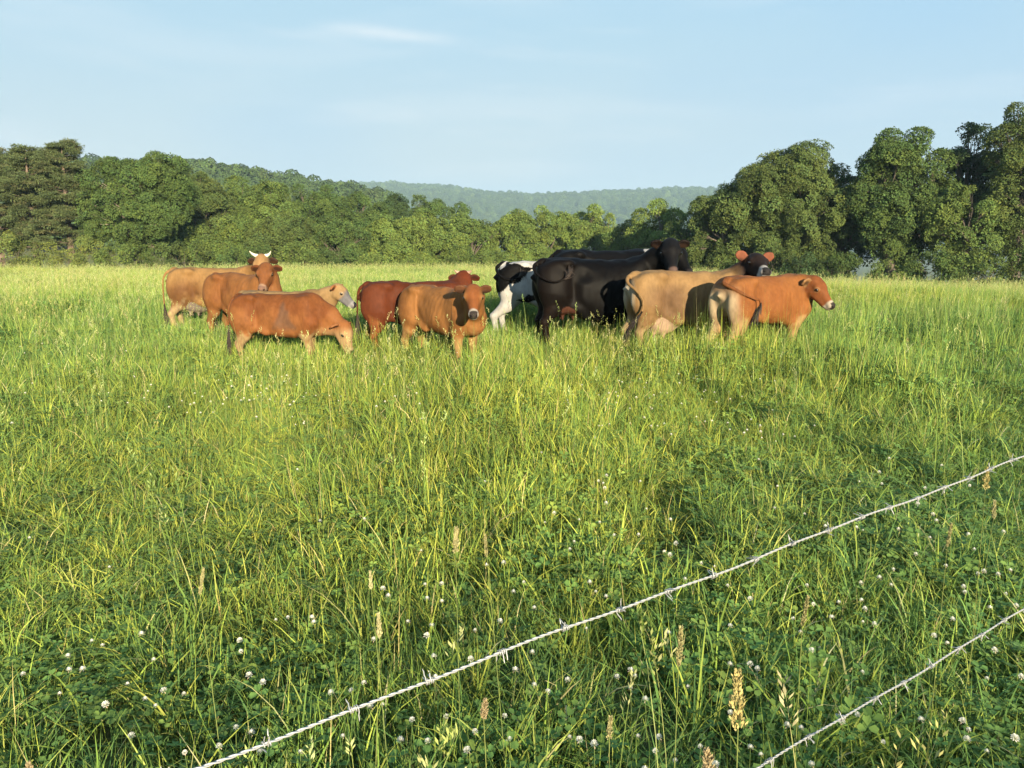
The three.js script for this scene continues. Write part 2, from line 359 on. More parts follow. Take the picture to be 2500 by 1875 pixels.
      for (let e = 0; e < 3; e++) limb(s, [[...c, br * 0.4], [l[0] + (r() - 0.5) * l[3] * 1.5, l[1] + (r() - 0.4) * l[3], l[2] + (r() - 0.5) * l[3] * 1.5, br * 0.1]], 4, bark);
    });
  }
  const trunk = new THREE.Mesh(s.geo(), barkMat); trunk.name = category === 'shrub' ? 'stems' : 'trunk'; root.add(trunk);
  const crown = new THREE.Group(); crown.name = 'crown';
  set.forEach((g, k) => { if (lists[k].length) crown.add(instanced('foliage', g, leafMat, lists[k])); });
  crown.userData.kind = 'stuff';
  root.add(crown);
  tag(top(root, name), label, category, group);
  return root;
}
function pine(o, name, label) {
  const r = rng(o.seed), root = new THREE.Group(), gy = ground(o.x, o.z) - 0.12, H = o.top - gy;
  root.position.set(o.x, gy, o.z);
  const s = new Soup(), bark = [0.17, 0.125, 0.09], twig = [0.12, 0.09, 0.065], tr = 0.017 * H + 0.05;
  const bend = (r() - 0.5) * 0.5;
  limb(s, [[0, -0.05, 0, tr * 1.2], [bend * 0.3, H * 0.3, 0, tr], [bend, H * 0.65, 0.1, tr * 0.7], [bend * 1.2, H * 0.97, 0.1, tr * 0.15]], 8, bark);
  const lists = [[], []], M = new THREE.Matrix4(), q = new THREE.Quaternion(), q2 = new THREE.Quaternion(), P = new THREE.Vector3(), S = new THREE.Vector3(), N = new THREE.Vector3();
  const n = o.branches ?? 84;
  for (let k = 0; k < n; k++) {
    const t = lerp(o.low ?? 0.30, 0.99, (k + r()) / n), y = H * t, a = r() * 6.283;
    const reach = o.hw * (t < 0.6 ? 0.8 + 0.4 * r() : 1.2 - 0.95 * (t - 0.6) / 0.4) * (0.55 + 0.6 * r()), rise = lerp(-0.15, 0.6, t) + (r() - 0.5) * 0.35;
    const bare = t < 0.42 && r() < 0.25, bx = bend * t, tip = [bx + Math.cos(a) * reach, y + reach * rise * 0.7, Math.sin(a) * reach], mid = [bx + Math.cos(a) * reach * 0.5, y + reach * rise * 0.22, Math.sin(a) * reach * 0.5];
    limb(s, [[bx, y, 0, tr * 0.30 * (1.1 - t)], [...mid, tr * 0.2 * (1.1 - t)], [...tip, 0.008]], 4, twig);
    if (bare) continue;
    const m = 5 + Math.floor(reach * 6);
    for (let e = 0; e < m; e++) {
      const f = 0.35 + 0.7 * r(), sp = 0.42 * reach * (1.15 - f) + 0.12;
      P.set(lerp(mid[0], tip[0], f * 1.3 - 0.3) + (r() - 0.5) * sp * 1.6, lerp(mid[1], tip[1], f * 1.3 - 0.3) + (r() - 0.3) * 0.3, lerp(mid[2], tip[2], f * 1.3 - 0.3) + (r() - 0.5) * sp * 1.6);
      N.set((r() - 0.5) * 0.9, 1, (r() - 0.5) * 0.9).normalize(); q.setFromUnitVectors(UPV, N); q2.setFromAxisAngle(UPV, r() * 6.283); q.multiply(q2);
      const sc = 0.6 + 0.6 * r(); S.set(sc, sc, sc);
      const b = 0.75 + 0.5 * r(), c = mix3([0.108, 0.148, 0.054], [0.150, 0.140, 0.066], r() < 0.25 ? r() : r() * 0.25);
      lists[Math.floor(r() * 2)].push([M.clone().compose(P, q, S), c.map((v) => v * b)]);
    }
  }
  const trunk = new THREE.Mesh(s.geo(), barkMat); trunk.name = 'trunk'; root.add(trunk);
  const crown = new THREE.Group(); crown.name = 'crown'; crown.userData.kind = 'stuff';
  NEEDLES.forEach((g, k) => crown.add(instanced('needles', g, leafMat, lists[k])));
  root.add(crown);
  tag(top(root, name), label, 'tree', 'trees along the far edge of the pasture');
}
const DEEP = [0.074, 0.118, 0.031], MIDG = [0.102, 0.150, 0.036], BRIGHT = [0.128, 0.182, 0.042], OLIVE = [0.082, 0.116, 0.031], DARK = [0.044, 0.076, 0.026], YELLOW = [0.140, 0.175, 0.042];
const EDGE = 'trees along the far edge of the pasture', SHR = 'shrubs at the foot of the trees';
{
  pine({ x: -34.9, z: -57.5, top: 8.0, hw: 2.5, seed: 1 }, 'pine_tree', 'second pine from the photo\'s left edge, brownish with a bare orange trunk');
  pine({ x: -31.6, z: -56.2, top: 8.3, hw: 2.3, seed: 2, low: 0.30 }, 'pine_tree', 'tallest spiky pine on the left, right next to the big round oak');
  pine({ x: -38.3, z: -58.8, top: 8.0, hw: 2.5, seed: 3 }, 'pine_tree', 'leftmost brownish pine, cut by the left edge of the photo');
  pine({ x: -29.6, z: -60.5, top: 5.6, hw: 1.6, seed: 4, low: 0.45 }, 'pine_tree', 'small pine with a thin trunk half hidden behind the big left oak');
  plant({ x: -25.3, z: -53.8, top: 7.7, hw: 4.0, seed: 11, green: DEEP, fork: 0.26, stems: 2, low: 0.2, lobes: 34, bark: [0.26, 0.22, 0.17], extra: [[-2.2, 4.0, 1, 1.2], [2.3, 5.0, 0.6, 1.3]] }, 'oak_tree', 'big round dark oak on the left beside the pines', 'tree', EDGE);
  const row = (x, z, topY, hw, seed, green, label, o = {}) => plant({ x, z, top: topY + (z < -66 && x < -4 ? 0.9 : 0.45), hw: hw * 1.12, leaf: 1.15, dense: 0.85, seed, green, low: 0.06, fork: 0.2, ...o }, 'broadleaf_tree', label, 'tree', EDGE);
  row(-27.2, -68.8, 6.5, 3.2, 21, OLIVE, 'yellowish tree top just right of the big left oak');
  row(-24.6, -72.5, 6.5, 3.3, 22, MIDG, 'tree above the horned golden cow\'s rump, second from the big left oak');
  row(-21.4, -71.2, 6.0, 3.0, 23, MIDG, 'dense green tree above the horned golden cow\'s head');
  row(-18.6, -75.0, 5.9, 3.1, 24, DEEP, 'dark green tree above the pale tan heifer, in the back row');
  row(-15.6, -77.5, 5.5, 3.2, 25, DEEP, 'dark tree above the gap between grazing calf and dark red cow');
  row(-12.6, -82.5, 5.6, 3.4, 26, DARK, 'dark tree above the dark red cow, below the end of the near hill');
  row(-8.9, -85.0, 5.4, 3.0, 27, DEEP, 'dark tree in the back row above the rust heifer beside the dark red cow');
  row(-5.6, -84.0, 4.7, 2.8, 28, DEEP, 'dark low tree top in the back row left of the photo\'s centre line');
  row(-21.8, -58.5, 3.0, 2.7, 31, MIDG, 'low mid green tree right behind the horned golden cow');
  row(-17.2, -59.5, 3.1, 2.7, 32, OLIVE, 'olive tree behind the tan heifer, left of the bright green row');
  row(-13.4, -61.0, 2.9, 2.3, 33, DEEP, 'dark tree between the olive tree and the bright green row');
  row(-9.9, -65.0, 3.2, 2.9, 34, BRIGHT, 'leftmost tree of the bright yellow-green row');
  row(-6.7, -67.5, 3.3, 2.7, 35, BRIGHT, 'bright yellow-green tree, second from the left in its row');
  row(-3.5, -70.0, 3.5, 2.7, 36, MIDG, 'slightly darker tree, third from the left in the bright row');
  row(0.0, -72.5, 4.0, 2.8, 37, BRIGHT, 'bright yellow-green tree above the black and white cow');
  row(3.4, -75.0, 4.4, 2.9, 38, BRIGHT, 'bright tree above the big black cow\'s rump');
  row(6.6, -75.0, 4.5, 2.9, 39, BRIGHT, 'tallest bright yellow-green tree, above the big black cow\'s back');
  row(8.9, -76.0, 4.0, 1.9, 40, BRIGHT, 'narrow bright tree at the right end of its row, beside the gap to the ridge');
  row(9.9, -66.0, 2.9, 2.2, 43, MIDG, 'low tree in the gap left of the big black cow\'s head');
  row(11.6, -62.5, 4.4, 2.5, 41, BRIGHT, 'rounded bright green tree above the big black cow\'s head', { shape: 'round' });
  row(14.4, -57.5, 3.2, 2.0, 42, BRIGHT, 'small bright green tree in front of the right oak\'s left foot');
  // the right-hand trees
  plant({ x: 17.6, z: -50.0, top: 7.75, hw: 4.9, seed: 51, green: OLIVE, fork: 0.16, stems: 2, lean: -0.15, low: 0.10, lobes: 34, deep: 0.7, bark: [0.20, 0.165, 0.12], extra: [[1.3, 7.6, 0, 1.35], [-2.3, 7.2, 0, 1.35], [-3.6, 5.6, 0.4, 1.3], [3.6, 6.4, 0, 1.3]] }, 'oak_tree', 'broad spreading oak with forked pale trunks above the right end heifer', 'tree', EDGE);
  plant({ x: 13.6, z: -51.2, top: 5.1, hw: 2.7, seed: 52, green: OLIVE, low: 0.08, bark: [0.16, 0.13, 0.10] }, 'broadleaf_tree', 'lower round tree joined to the left side of the broad right oak', 'tree', EDGE);
  plant({ x: 12.0, z: -53.8, top: 3.6, hw: 1.7, seed: 53, green: DEEP, low: 0.06 }, 'broadleaf_tree', 'short dark tree at the left foot of the right trees', 'tree', EDGE);
  plant({ x: 22.8, z: -46.2, top: 8.0, hw: 3.2, seed: 54, green: DEEP, low: 0.16, lobes: 34, fork: 0.3, stems: 2, deep: 0.6 }, 'broadleaf_tree', 'tall dark tree right of the broad oak, pale gap between its trunks', 'tree', EDGE);
  plant({ x: 27.2, z: -47.5, top: 8.4, hw: 2.7, seed: 55, green: DARK, low: 0.12, lobes: 26 }, 'broadleaf_tree', 'very dark tall tree second from the photo\'s right edge', 'tree', EDGE);
  plant({ x: 28.2, z: -43.8, top: 9.1, hw: 2.6, seed: 56, green: OLIVE, low: 0.10, lobes: 26 }, 'broadleaf_tree', 'tallest tree, cut by the right edge of the photo', 'tree', EDGE);
  plant({ x: 21.0, z: -53.5, top: 5.4, hw: 1.8, seed: 57, green: DARK, low: 0.1 }, 'broadleaf_tree', 'dark tree filling the notch between broad oak and tall right tree', 'tree', EDGE);
  plant({ x: 25.2, z: -43.8, top: 4.6, hw: 2.3, seed: 58, green: MIDG, low: 0.12 }, 'broadleaf_tree', 'mid green tree in front of the tall dark right trees', 'tree', EDGE);
  const fill = (x, z, topY, hw, seed, green, label) => plant({ x, z, top: topY, hw, seed, green, low: 0.02, fork: 0.15 }, 'broadleaf_tree', label, 'tree', EDGE);
  fill(20.4, -49.0, 5.6, 2.5, 91, DARK, 'dark leafy tree wedged right of the broad oak\'s trunks');
  fill(24.6, -50.5, 6.8, 2.8, 92, DARK, 'dark tree behind the tall tree with the pale gap');
  fill(15.4, -54.5, 5.0, 2.6, 93, DEEP, 'green tree behind the broad oak\'s lower left side');
  fill(30.5, -46.0, 8.6, 2.8, 94, DEEP, 'dark tree mostly beyond the right edge of the photo');
  // shrubs
  const bush = (x, z, topY, hw, seed, green, label, o = {}) => plant({ x, z, top: topY, hw, seed, green, low: 0.0, fork: 0.1, stems: 3, lobes: 13, trunk: 0.03, fine: true, dense: 1.5, shape: 'round', ...o }, 'shrub', label, 'shrub', SHR);
  bush(-33.2, -51.6, 2.2, 2.4, 61, YELLOW, 'yellow-green shrub at the photo\'s left edge under the pines');
  bush(-28.6, -51.2, 2.0, 2.5, 62, YELLOW, 'wide yellow-green shrub between the pines and the big left oak');
  bush(-25.2, -50.6, 1.5, 1.7, 63, MIDG, 'low shrub at the foot of the big left oak');
  bush(-22.0, -52.5, 1.6, 2.2, 64, OLIVE, 'olive shrub between the big left oak and the golden cow');
  bush(-18.2, -53.8, 1.5, 2.3, 65, DEEP, 'dark shrub right of the horned cow\'s head');
  bush(-14.6, -54.5, 1.5, 2.0, 66, MIDG, 'green shrub above the tan heifer\'s head');
  bush(-11.6, -55.5, 1.2, 1.9, 67, DEEP, 'dark low shrub above the dark red cow\'s rump');
  bush(-9.0, -52.0, 0.8, 1.6, 68, BRIGHT, 'small bright shrub in front of the bright tree row');
  bush(-6.2, -55.0, 0.8, 1.6, 69, BRIGHT, 'small bright shrub left of the black and white cow');
  bush(-2.8, -56.0, 1.3, 2.4, 70, MIDG, 'low shrub just left of the black and white cow\'s rump');
  bush(11.6, -52.5, 1.9, 1.9, 71, OLIVE, 'olive shrub between the black cow\'s head and the tan cow\'s head');
  bush(15.6, -47.0, 1.3, 1.7, 75, OLIVE, 'olive shrub at the foot of the broad right oak');
  bush(22.9, -42.4, 1.1, 1.7, 76, DEEP, 'dark shrub under the tall dark right tree');
  bush(24.9, -41.6, 1.2, 1.7, 77, MIDG, 'green shrub second from the right edge at the field\'s end');
  bush(17.3, -45.6, 0.9, 1.4, 78, DARK, 'low dark shrub above the end heifer\'s face');
  bush(18.9, -45.0, 1.0, 1.5, 72, DEEP, 'dark shrub right of the end heifer\'s head');
  bush(21.3, -43.4, 0.6, 1.6, 73, MIDG, 'low shrub under the tall tree with the pale gap');
  bush(27.2, -41.0, 1.4, 1.8, 74, MIDG, 'shrub at the photo\'s right edge in front of the tall trees');
}
console.log('trees built');
// ---------------------------------------------------------------- woods on the far slopes
{
  const r0 = rng(900), crowns = [0, 1, 2].map((k) => {         // one tree crown seen from afar: leaf masses on a lumpy dome
    const r = rng(910 + k), s = new Soup();
    for (let i = 0; i < 620; i++) {
      const u = -0.25 + 1.25 * r(), a = r() * 6.283, w = Math.sqrt(Math.max(0, 1 - u * u)), nx = Math.cos(a) * w, nz = Math.sin(a) * w;
      const R = 1 + 0.45 * (fbm(nx * 1.8 + k * 9, u * 1.8, nz * 1.8, 2) - 0.5), b = 0.75 + 0.5 * r(), c = [b * (0.9 + 0.2 * r()), b, b], L = 0.06 + 0.06 * r();
      const p = [nx * R, u * R * 0.95, nz * R], t1 = [r() - 0.5, r() - 0.5, r() - 0.5], n = [nx + t1[0] * 1.2, u + t1[1] * 1.2 + 0.3, nz + t1[2] * 1.2];
      const A = new THREE.Vector3(...n).normalize(), B = new THREE.Vector3(r() - 0.5, r() - 0.5, r() - 0.5).cross(A).normalize(), C = A.clone().cross(B);
      const v = (f, g) => s.v(p[0] + (B.x * f + C.x * g) * L, p[1] + (B.y * f + C.y * g) * L, p[2] + (B.z * f + C.z * g) * L, c);
      const q = [v(-1, -0.3), v(0.1, -1), v(1, 0.2), v(0.1, 0.9)]; s.tri(q[0], q[1], q[2]); s.tri(q[0], q[2], q[3]);
    }
    return s.geo();
  });
  const M = new THREE.Matrix4(), q = new THREE.Quaternion(), P = new THREE.Vector3(), S = new THREE.Vector3();
  function wood(name, label, spots, seed) {
    const r = rng(seed), lists = [[], [], []];
    for (const [x, z, size, green] of spots) {
      const sc = size * (0.75 + 0.5 * r()), hgt = sc * (1.0 + 0.5 * r()), b = 0.75 + 0.5 * r();
      P.set(x, ground(x, z) + hgt * 0.65 + size * 0.55, z); q.setFromAxisAngle(UPV, r() * 6.283); S.set(sc, hgt, sc);
      lists[Math.floor(r() * 3)].push([M.clone().compose(P, q, S), green.map((v) => v * b)]);
    }
    const g = new THREE.Group(); crowns.forEach((geo, k) => g.add(instanced('crowns', geo, leafMat, lists[k])));
    tag(top(g, name), label, 'forest', null, 'stuff');
  }
  const near = [], far = [], strip = [], r = r0;
  for (let z = -235; z > -345; z -= 3.7) for (let x = -230; x < 8; x += 3.7) { if (ground(x, z) < -19 && r() < 0.3) continue; if (x > z * -0.02 + 4) continue; near.push([x + (r() - 0.5) * 4, z + (r() - 0.5) * 4, 2.5 + 1.3 * r(), mix3(DARK, r() < 0.25 ? OLIVE : DEEP, r())]); }
  for (let z = -1040; z > -1900; z -= 10.5) { const h = -z * 0.52 + 40; for (let x = -h; x < h; x += 8.5) far.push([x + (r() - 0.5) * 10, z + (r() - 0.5) * 12, 4.2 + 2.6 * r(), mix3(DARK, r() < 0.15 ? MIDG : DEEP, r())]); }
  for (let z = -135; z > -225; z -= 5) for (let x = -48; x < 60; x += 5) strip.push([x + (r() - 0.5) * 4, z + (r() - 0.5) * 4, 3.4 + 1.2 * r(), mix3(DARK, MIDG, r())]);
  wood('hillside_wood', 'wooded near hill of rounded crowns on the left behind the tree row', near, 3);
  wood('ridge_forest', 'hazy blue-green forest covering the long far ridge', far, 4);
  wood('valley_wood', 'dark band of tree tops in the valley between bright row and far ridge', strip, 5);
  console.log('woods', near.length, far.length, strip.length);
}
// ---------------------------------------------------------------- trees behind the viewer whose long shadow lies over the near grass
{
  const BACK = 'trees behind the viewer that shade the near grass';
  const NTH = ['left end', 'second', 'third', 'fourth', 'fifth', 'sixth', 'seventh', 'eighth', 'ninth', 'right end'];
  NTH.forEach((nth, k) => plant({ x: 6.5 + k * 3.6, z: 70.5 - k * 2.43, top: 15.45 + 0.045 * k + 0.2 * Math.sin(k * 2.4), hw: 4.2, seed: 81 + k, green: k % 2 ? DEEP : MIDG, low: 0.0, fork: 0.15, lobes: 34, dense: 0.16, leaf: 1.9, deep: 0.8, shape: 'round' }, 'tall_tree', `tall tree far behind the camera, ${nth} in its row, out of frame`, 'tree', BACK));
}

// ---------------------------------------------------------------- cattle
// Each animal is one skin: a field of joined tapered shapes, meshed, coloured per vertex with its coat.
// Own axes: x forward, y up, z to its right; lengths for an animal 1.29 m high at the hips, scaled by s.
const TORSO = [                                               // x, back line, belly line, half width
  [-0.86, 1.10, 0.98, 0.06], [-0.80, 1.205, 0.86, 0.15], [-0.70, 1.265, 0.76, 0.215], [-0.55, 1.285, 0.71, 0.25], [-0.38, 1.285, 0.65, 0.25], [-0.18, 1.27, 0.575, 0.285], [0.05, 1.262, 0.53, 0.315],
  [0.28, 1.264, 0.54, 0.30], [0.46, 1.28, 0.58, 0.235], [0.60, 1.255, 0.63, 0.20], [0.72, 1.18, 0.69, 0.155], [0.82, 1.06, 0.78, 0.09]];
const HEADLESS = 0.02;
function makeField(o) {
  const prims = [], V = (a) => new THREE.Vector3(...a);
  const fat = o.fat ?? 1, lx = o.lx ?? 1;
  const add = (f, k, region, c, rad) => prims.push({ f, k, region, c, rad });
  // torso as stacked rounded sections
  add((x, y, z) => {
    const q = clamp(x / lx, -0.86, 0.82); let i = 1; while (i < TORSO.length - 1 && TORSO[i][0] < q) i++;
    const A = TORSO[i - 1], B = TORSO[i]; let t = (q - A[0]) / (B[0] - A[0]); t = t * t * (3 - 2 * t) * 0.5 + t * 0.5;
    const up = lerp(A[1], B[1], t), lo = lerp(A[2], B[2], t) + (1 - fat) * 0.10 * Math.exp(-(q * q) / 0.18) - (o.deep ?? 0.0) * Math.exp(-((q - 0.02) ** 2) / 0.22), hw = lerp(A[3], B[3], t) * (q > -0.4 && q < 0.5 ? lerp(1, fat, 0.8) : 1);
    const h = (up - lo) / 2, cy = (up + lo) / 2;
    // the ribs narrow toward the back line, the belly is the widest
    const yy = (y - cy) / h, w = hw * (1 - 0.30 * clamp(yy, 0, 1) ** 1.5 + 0.05 * clamp(-yy, 0, 1));
    const rib = q > -0.12 && q < 0.42 ? 0.0022 * Math.sin((x - 0.25 * y) * 2 * Math.PI / 0.085) * sstep(-0.12, 0.0, q) * sstep(0.42, 0.3, q) * sstep(-0.7, -0.2, yy) * sstep(0.85, 0.5, yy) : 0;
    const lump = 0.022 * (noise3(x * 5 + o.s * 90, y * 5, z * 5) - 0.5) + 0.010 * (noise3(x * 13, y * 9 + o.s * 50, z * 13) - 0.5) + rib;
    const n = Math.pow(Math.pow(Math.abs(yy), 2.7) + Math.pow(Math.abs(z) / w, 2.7), 1 / 2.7);
    const dx = Math.max(0, Math.abs(x - q * lx));
    return Math.hypot(Math.max(0, (n - 1) * Math.min(h, w)), dx) + Math.min(0, (n - 1) * Math.min(h, w)) - lump;
  }, 0.02, 'body', [0, 0.93, 0], 1.1);
  const cone = (a, b, ra, rb, k, region, flat = 1) => {         // tapered capsule, squeezed in z by flat
    const ax = a[0], ay = a[1], az = a[2] / flat, bx = b[0] - ax, by = b[1] - ay, bz = b[2] / flat - az, L = bx * bx + by * by + bz * bz;
    add((x, y, z) => { const px = x - ax, py = y - ay, pz = z / flat - az, t = clamp((px * bx + py * by + pz * bz) / L); return (Math.hypot(px - bx * t, py - by * t, pz - bz * t) - lerp(ra, rb, t)) * Math.min(1, flat); },
      k, region, [(a[0] + b[0]) / 2, (a[1] + b[1]) / 2, (a[2] + b[2]) / 2], Math.sqrt(L) / 2 + Math.max(ra, rb));
  };
  const ball = (c, r, k, region) => { const [cx, cy, cz] = c, [rx, ry, rz] = r.length ? r : [r, r, r], m = Math.min(rx, ry, rz);
    add((x, y, z) => { const n = Math.hypot((x - cx) / rx, (y - cy) / ry, (z - cz) / rz); return (n - 1) * (n > 1 ? m : m); }, k, region, c, Math.max(rx, ry, rz)); };
  const cut = (c, r, k) => { const [cx, cy, cz] = c, [rx, ry, rz] = r, m = Math.min(rx, ry, rz); prims.push({ cut: true, f: (x, y, z) => (Math.hypot((x - cx) / rx, (y - cy) / ry, (z - cz) / rz) - 1) * m, k, region: 'body', c, rad: Math.max(rx, ry, rz) }); };
  const L = (x) => x * lx;
  for (const s of [-1, 1]) {
    ball([L(-0.46), 1.215, s * 0.215], [0.075, 0.05, 0.05], 0.10, 'body');
    cut([L(-0.63), 1.15, s * 0.30], [0.10, 0.07, 0.13], 0.06);                                  // below the rump's slope                                    // hook bones
    ball([L(-0.79), 1.12, s * 0.09], 0.035, 0.10, 'body');                                       // pin bones
    const st = o.legs?.[s < 0 ? 0 : 1] ?? 0, sf = o.legs?.[s < 0 ? 2 : 3] ?? 0;                 // strides of the hind and front leg
    const hz = s * 0.155, hx = L(-0.66);
    ball([hx + 0.03, 0.95, s * 0.165], [0.225, 0.29, 0.11], 0.07, 'body');                      // thigh
    cone([hx + 0.17, 0.80, s * 0.19], [L(-0.22), 0.635 - (o.deep ?? 0) * 0.9, s * 0.19], 0.05, 0.03, 0.09, 'body');     // stifle and flank fold
    cut([L(-0.27), 1.10, s * 0.33], [0.115, 0.12, 0.125], 0.06);                                 // hollow before the hip
    cut([L(0.31), 0.84, s * 0.385], [0.045, 0.28, 0.105], 0.07);
    cut([L(-0.40), 0.90, s * 0.35], [0.06, 0.21, 0.11], 0.09);                                // crease before the thigh                                   // behind the shoulder
    cone([hx + 0.035, 0.84, s * 0.165], [hx + 0.01 + st * 0.4, 0.64, hz], 0.175, 0.10, 0.07, 'thigh', 0.72);
    cone([hx + 0.01 + st * 0.4, 0.64, hz], [hx - 0.10 + st, 0.47, hz], 0.095, 0.058, 0.04, 'leg');
    cone([hx - 0.10 + st, 0.47, hz], [hx - 0.045 + st, 0.13, hz], 0.052, 0.037, 0.03, 'leg');
    cone([hx - 0.045 + st, 0.13, hz], [hx + 0.0 + st, 0.03, hz], 0.043, 0.052, 0.02, 'hoof');
    const fz = s * 0.145, fx = L(0.50);
    ball([fx, 0.99, s * 0.175], [0.16, 0.26, 0.085], 0.08, 'body');                             // shoulder blade
    cone([fx + 0.10, 0.84, s * 0.16], [fx - 0.02 + sf * 0.3, 0.66, fz], 0.12, 0.088, 0.07, 'thigh');
    cone([fx - 0.02 + sf * 0.3, 0.66, fz], [fx + sf, 0.40, fz], 0.085, 0.052, 0.05, 'leg');
    cone([fx + sf, 0.40, fz], [fx - 0.01 + sf, 0.12, fz], 0.05, 0.037, 0.02, 'leg');
    cone([fx - 0.01 + sf, 0.12, fz], [fx + 0.03 + sf, 0.03, fz], 0.043, 0.052, 0.02, 'hoof');
  }
  ball([L(0.70), 0.76, 0], [0.15, 0.14, 0.12], 0.09, 'brisket');
  if (o.udder) {
    ball([L(-0.38), 0.63, 0], [0.27, 0.175 * o.udder, 0.185], 0.07, 'udder');
    for (const [tx, tz] of [[-0.50, 0.07], [-0.50, -0.07], [-0.36, 0.07], [-0.36, -0.07]]) cone([L(tx), 0.62 - 0.15 * o.udder, tz], [L(tx), 0.62 - 0.15 * o.udder - 0.055, tz * 1.1], 0.024, 0.015, 0.03, 'udder');
  }
  // head frame: poll, direction of the nose, which way is up
  const P = V(o.poll), F = V(o.nose).normalize(), S = new THREE.Vector3(), U = new THREE.Vector3(0, 1, 0);
  if (Math.abs(F.y) > 0.9) U.set(1, 0, 0);
  S.crossVectors(F, U).normalize(); U.crossVectors(S, F);
  if (o.roll) { S.applyAxisAngle(F, o.roll); U.applyAxisAngle(F, o.roll); }
  const hs = o.head ?? 1;
  const H = (x, y, z) => [P.x + (F.x * x + U.x * y + S.x * z) * hs, P.y + (F.y * x + U.y * y + S.y * z) * hs, P.z + (F.z * x + U.z * y + S.z * z) * hs];
  const toHead = (x, y, z) => { const a = x - P.x, b = y - P.y, c = z - P.z; return [(a * F.x + b * F.y + c * F.z) / hs, (a * U.x + b * U.y + c * U.z) / hs, (a * S.x + b * S.y + c * S.z) / hs]; };
  // neck from the withers to the poll, deep at the root, with a slack throat line
  const nape = H(-0.02, -0.10, 0), thr = H(0.05, -0.20, 0);
  const mid = [lerp(L(0.62), nape[0], 0.55) , lerp(1.08, nape[1], 0.55) + (o.arch ?? 0), nape[2] * 0.45];
  cone([L(0.60), 1.06, 0], mid, 0.20, 0.145, 0.09, 'neck', 0.68);
  cone(mid, nape, 0.145, 0.105, 0.08, 'neck', 1);
  const lowMid = [lerp(L(0.70), thr[0], 0.5), lerp(0.84, thr[1], 0.5), thr[2] * 0.45];
  cone([L(0.68), 0.86, 0], lowMid, 0.13, 0.092, 0.10, 'neck', 0.75);
  cone(lowMid, thr, 0.092, 0.075, 0.09, 'neck', 1);
  const hc = (a, b, ra, rb, k, region) => cone(H(...a), H(...b), ra * hs, rb * hs, k * hs, region);
  const hball = (c, r, k, region, turn) => {                  // ball with its own radii along the head's axes
    const [cx, cy, cz] = c, [rx, ry, rz] = r, m = Math.min(rx, ry, rz), cs = Math.cos(turn ?? 0), sn = Math.sin(turn ?? 0);
    add((x, y, z) => { let [a, b, d] = toHead(x, y, z); a -= cx; b -= cy; d -= cz; const b2 = b * cs + d * sn, d2 = -b * sn + d * cs; const n = Math.hypot(a / rx, b2 / ry, d2 / rz); return (n - 1) * m * hs; }, k * hs, region, H(...c), Math.max(rx, ry, rz) * hs);
  };
  hball([0.075, -0.075, 0], [0.15, 0.125, 0.126], 0.04, 'head');
  hball([0.005, -0.02, 0], [0.075, 0.06, 0.085], 0.05, 'head');                                  // poll
  hc([0.13, -0.085, 0], [0.36, -0.125, 0], 0.104, 0.060, 0.05, 'head');                           // face
  hball([0.425, -0.135, 0], [0.064, 0.060, 0.071], 0.035, 'muzzle');
  hball([0.40, -0.195, 0], [0.055, 0.03, 0.055], 0.025, 'chin');
  for (const s of [-1, 1]) {
    hc([0.05, -0.155, s * 0.05], [0.33, -0.185, s * 0.025], 0.075, 0.042, 0.045, 'head');         // jaw
    hball([0.135, -0.045, s * 0.103], [0.05, 0.038, 0.03], 0.03, 'head');                         // brow
    const er = o.ears ?? 0.12;                                                                    // ears stand out sideways, a little drooped
    const ec = [-0.025, -0.055 - er * 0.12, s * 0.178];
    add((x, y, z) => {
      let [a, b, d] = toHead(x, y, z); a -= ec[0]; b -= ec[1]; d = (d - ec[2]) * s;
      const ca = Math.cos(er), sa = Math.sin(er), u = d * ca - b * sa, v = d * sa + b * ca;         // u along the ear
      const t = clamp((u + 0.077) / 0.154), w = 0.012 + 0.044 * Math.pow(Math.sin(Math.PI * Math.pow(0.04 + 0.92 * t, 0.85)), 0.75);
      const out = Math.max(Math.abs(u) - 0.066, 0);
      const shell = Math.hypot(Math.max(Math.abs(v) - w, 0), Math.max(Math.abs(a + 0.10 * v * v / 0.05 * 4 * 0.1) - 0.004, 0), out) - 0.0115;
      return shell * hs * 0.9;
    }, 0.015 * hs, 'ear', H(...ec), 0.16 * hs);
  }
  // tail
  const T = o.tail ?? [[-0.845, 1.19, 0], [-0.92, 1.10, 0], [-0.93, 0.85, 0], [-0.92, 0.60, 0], [-0.91, 0.45, 0]];
  const n = T.length;
  const curve = new THREE.CatmullRomCurve3([[-0.74, 1.245, 0], ...T].map(([a, b, c]) => new THREE.Vector3(L(a), b, c))), pts = curve.getPoints(26), sw = o.switchAt ?? 0.74;
  for (let k = 0; k < 26 && k / 26 < sw + 0.1; k++) { const ra = lerp(0.032, 0.0145, Math.min(1, k / 26 * 2.4)); cone(pts[k].toArray(), pts[k + 1].toArray(), ra, ra * 0.96, k < 2 ? 0.05 : 0.006, k / 26 > sw ? 'switch' : 'tail'); }
  const field = (list, x, y, z) => {
    let d = 1e3;
    for (const p of list) {
      if (p.cut) { const e = -p.f(x, y, z), h = Math.max(p.k - Math.abs(d - e), 0) / p.k; d = Math.max(d, e) + h * h * p.k * 0.25; continue; }
      const e = p.f(x, y, z), h = Math.max(p.k - Math.abs(d - e), 0) / p.k; d = Math.min(d, e) - h * h * p.k * 0.25;
    }
    return d;
  };
  return { prims, field, toHead, H, hs, curve, sw };
}
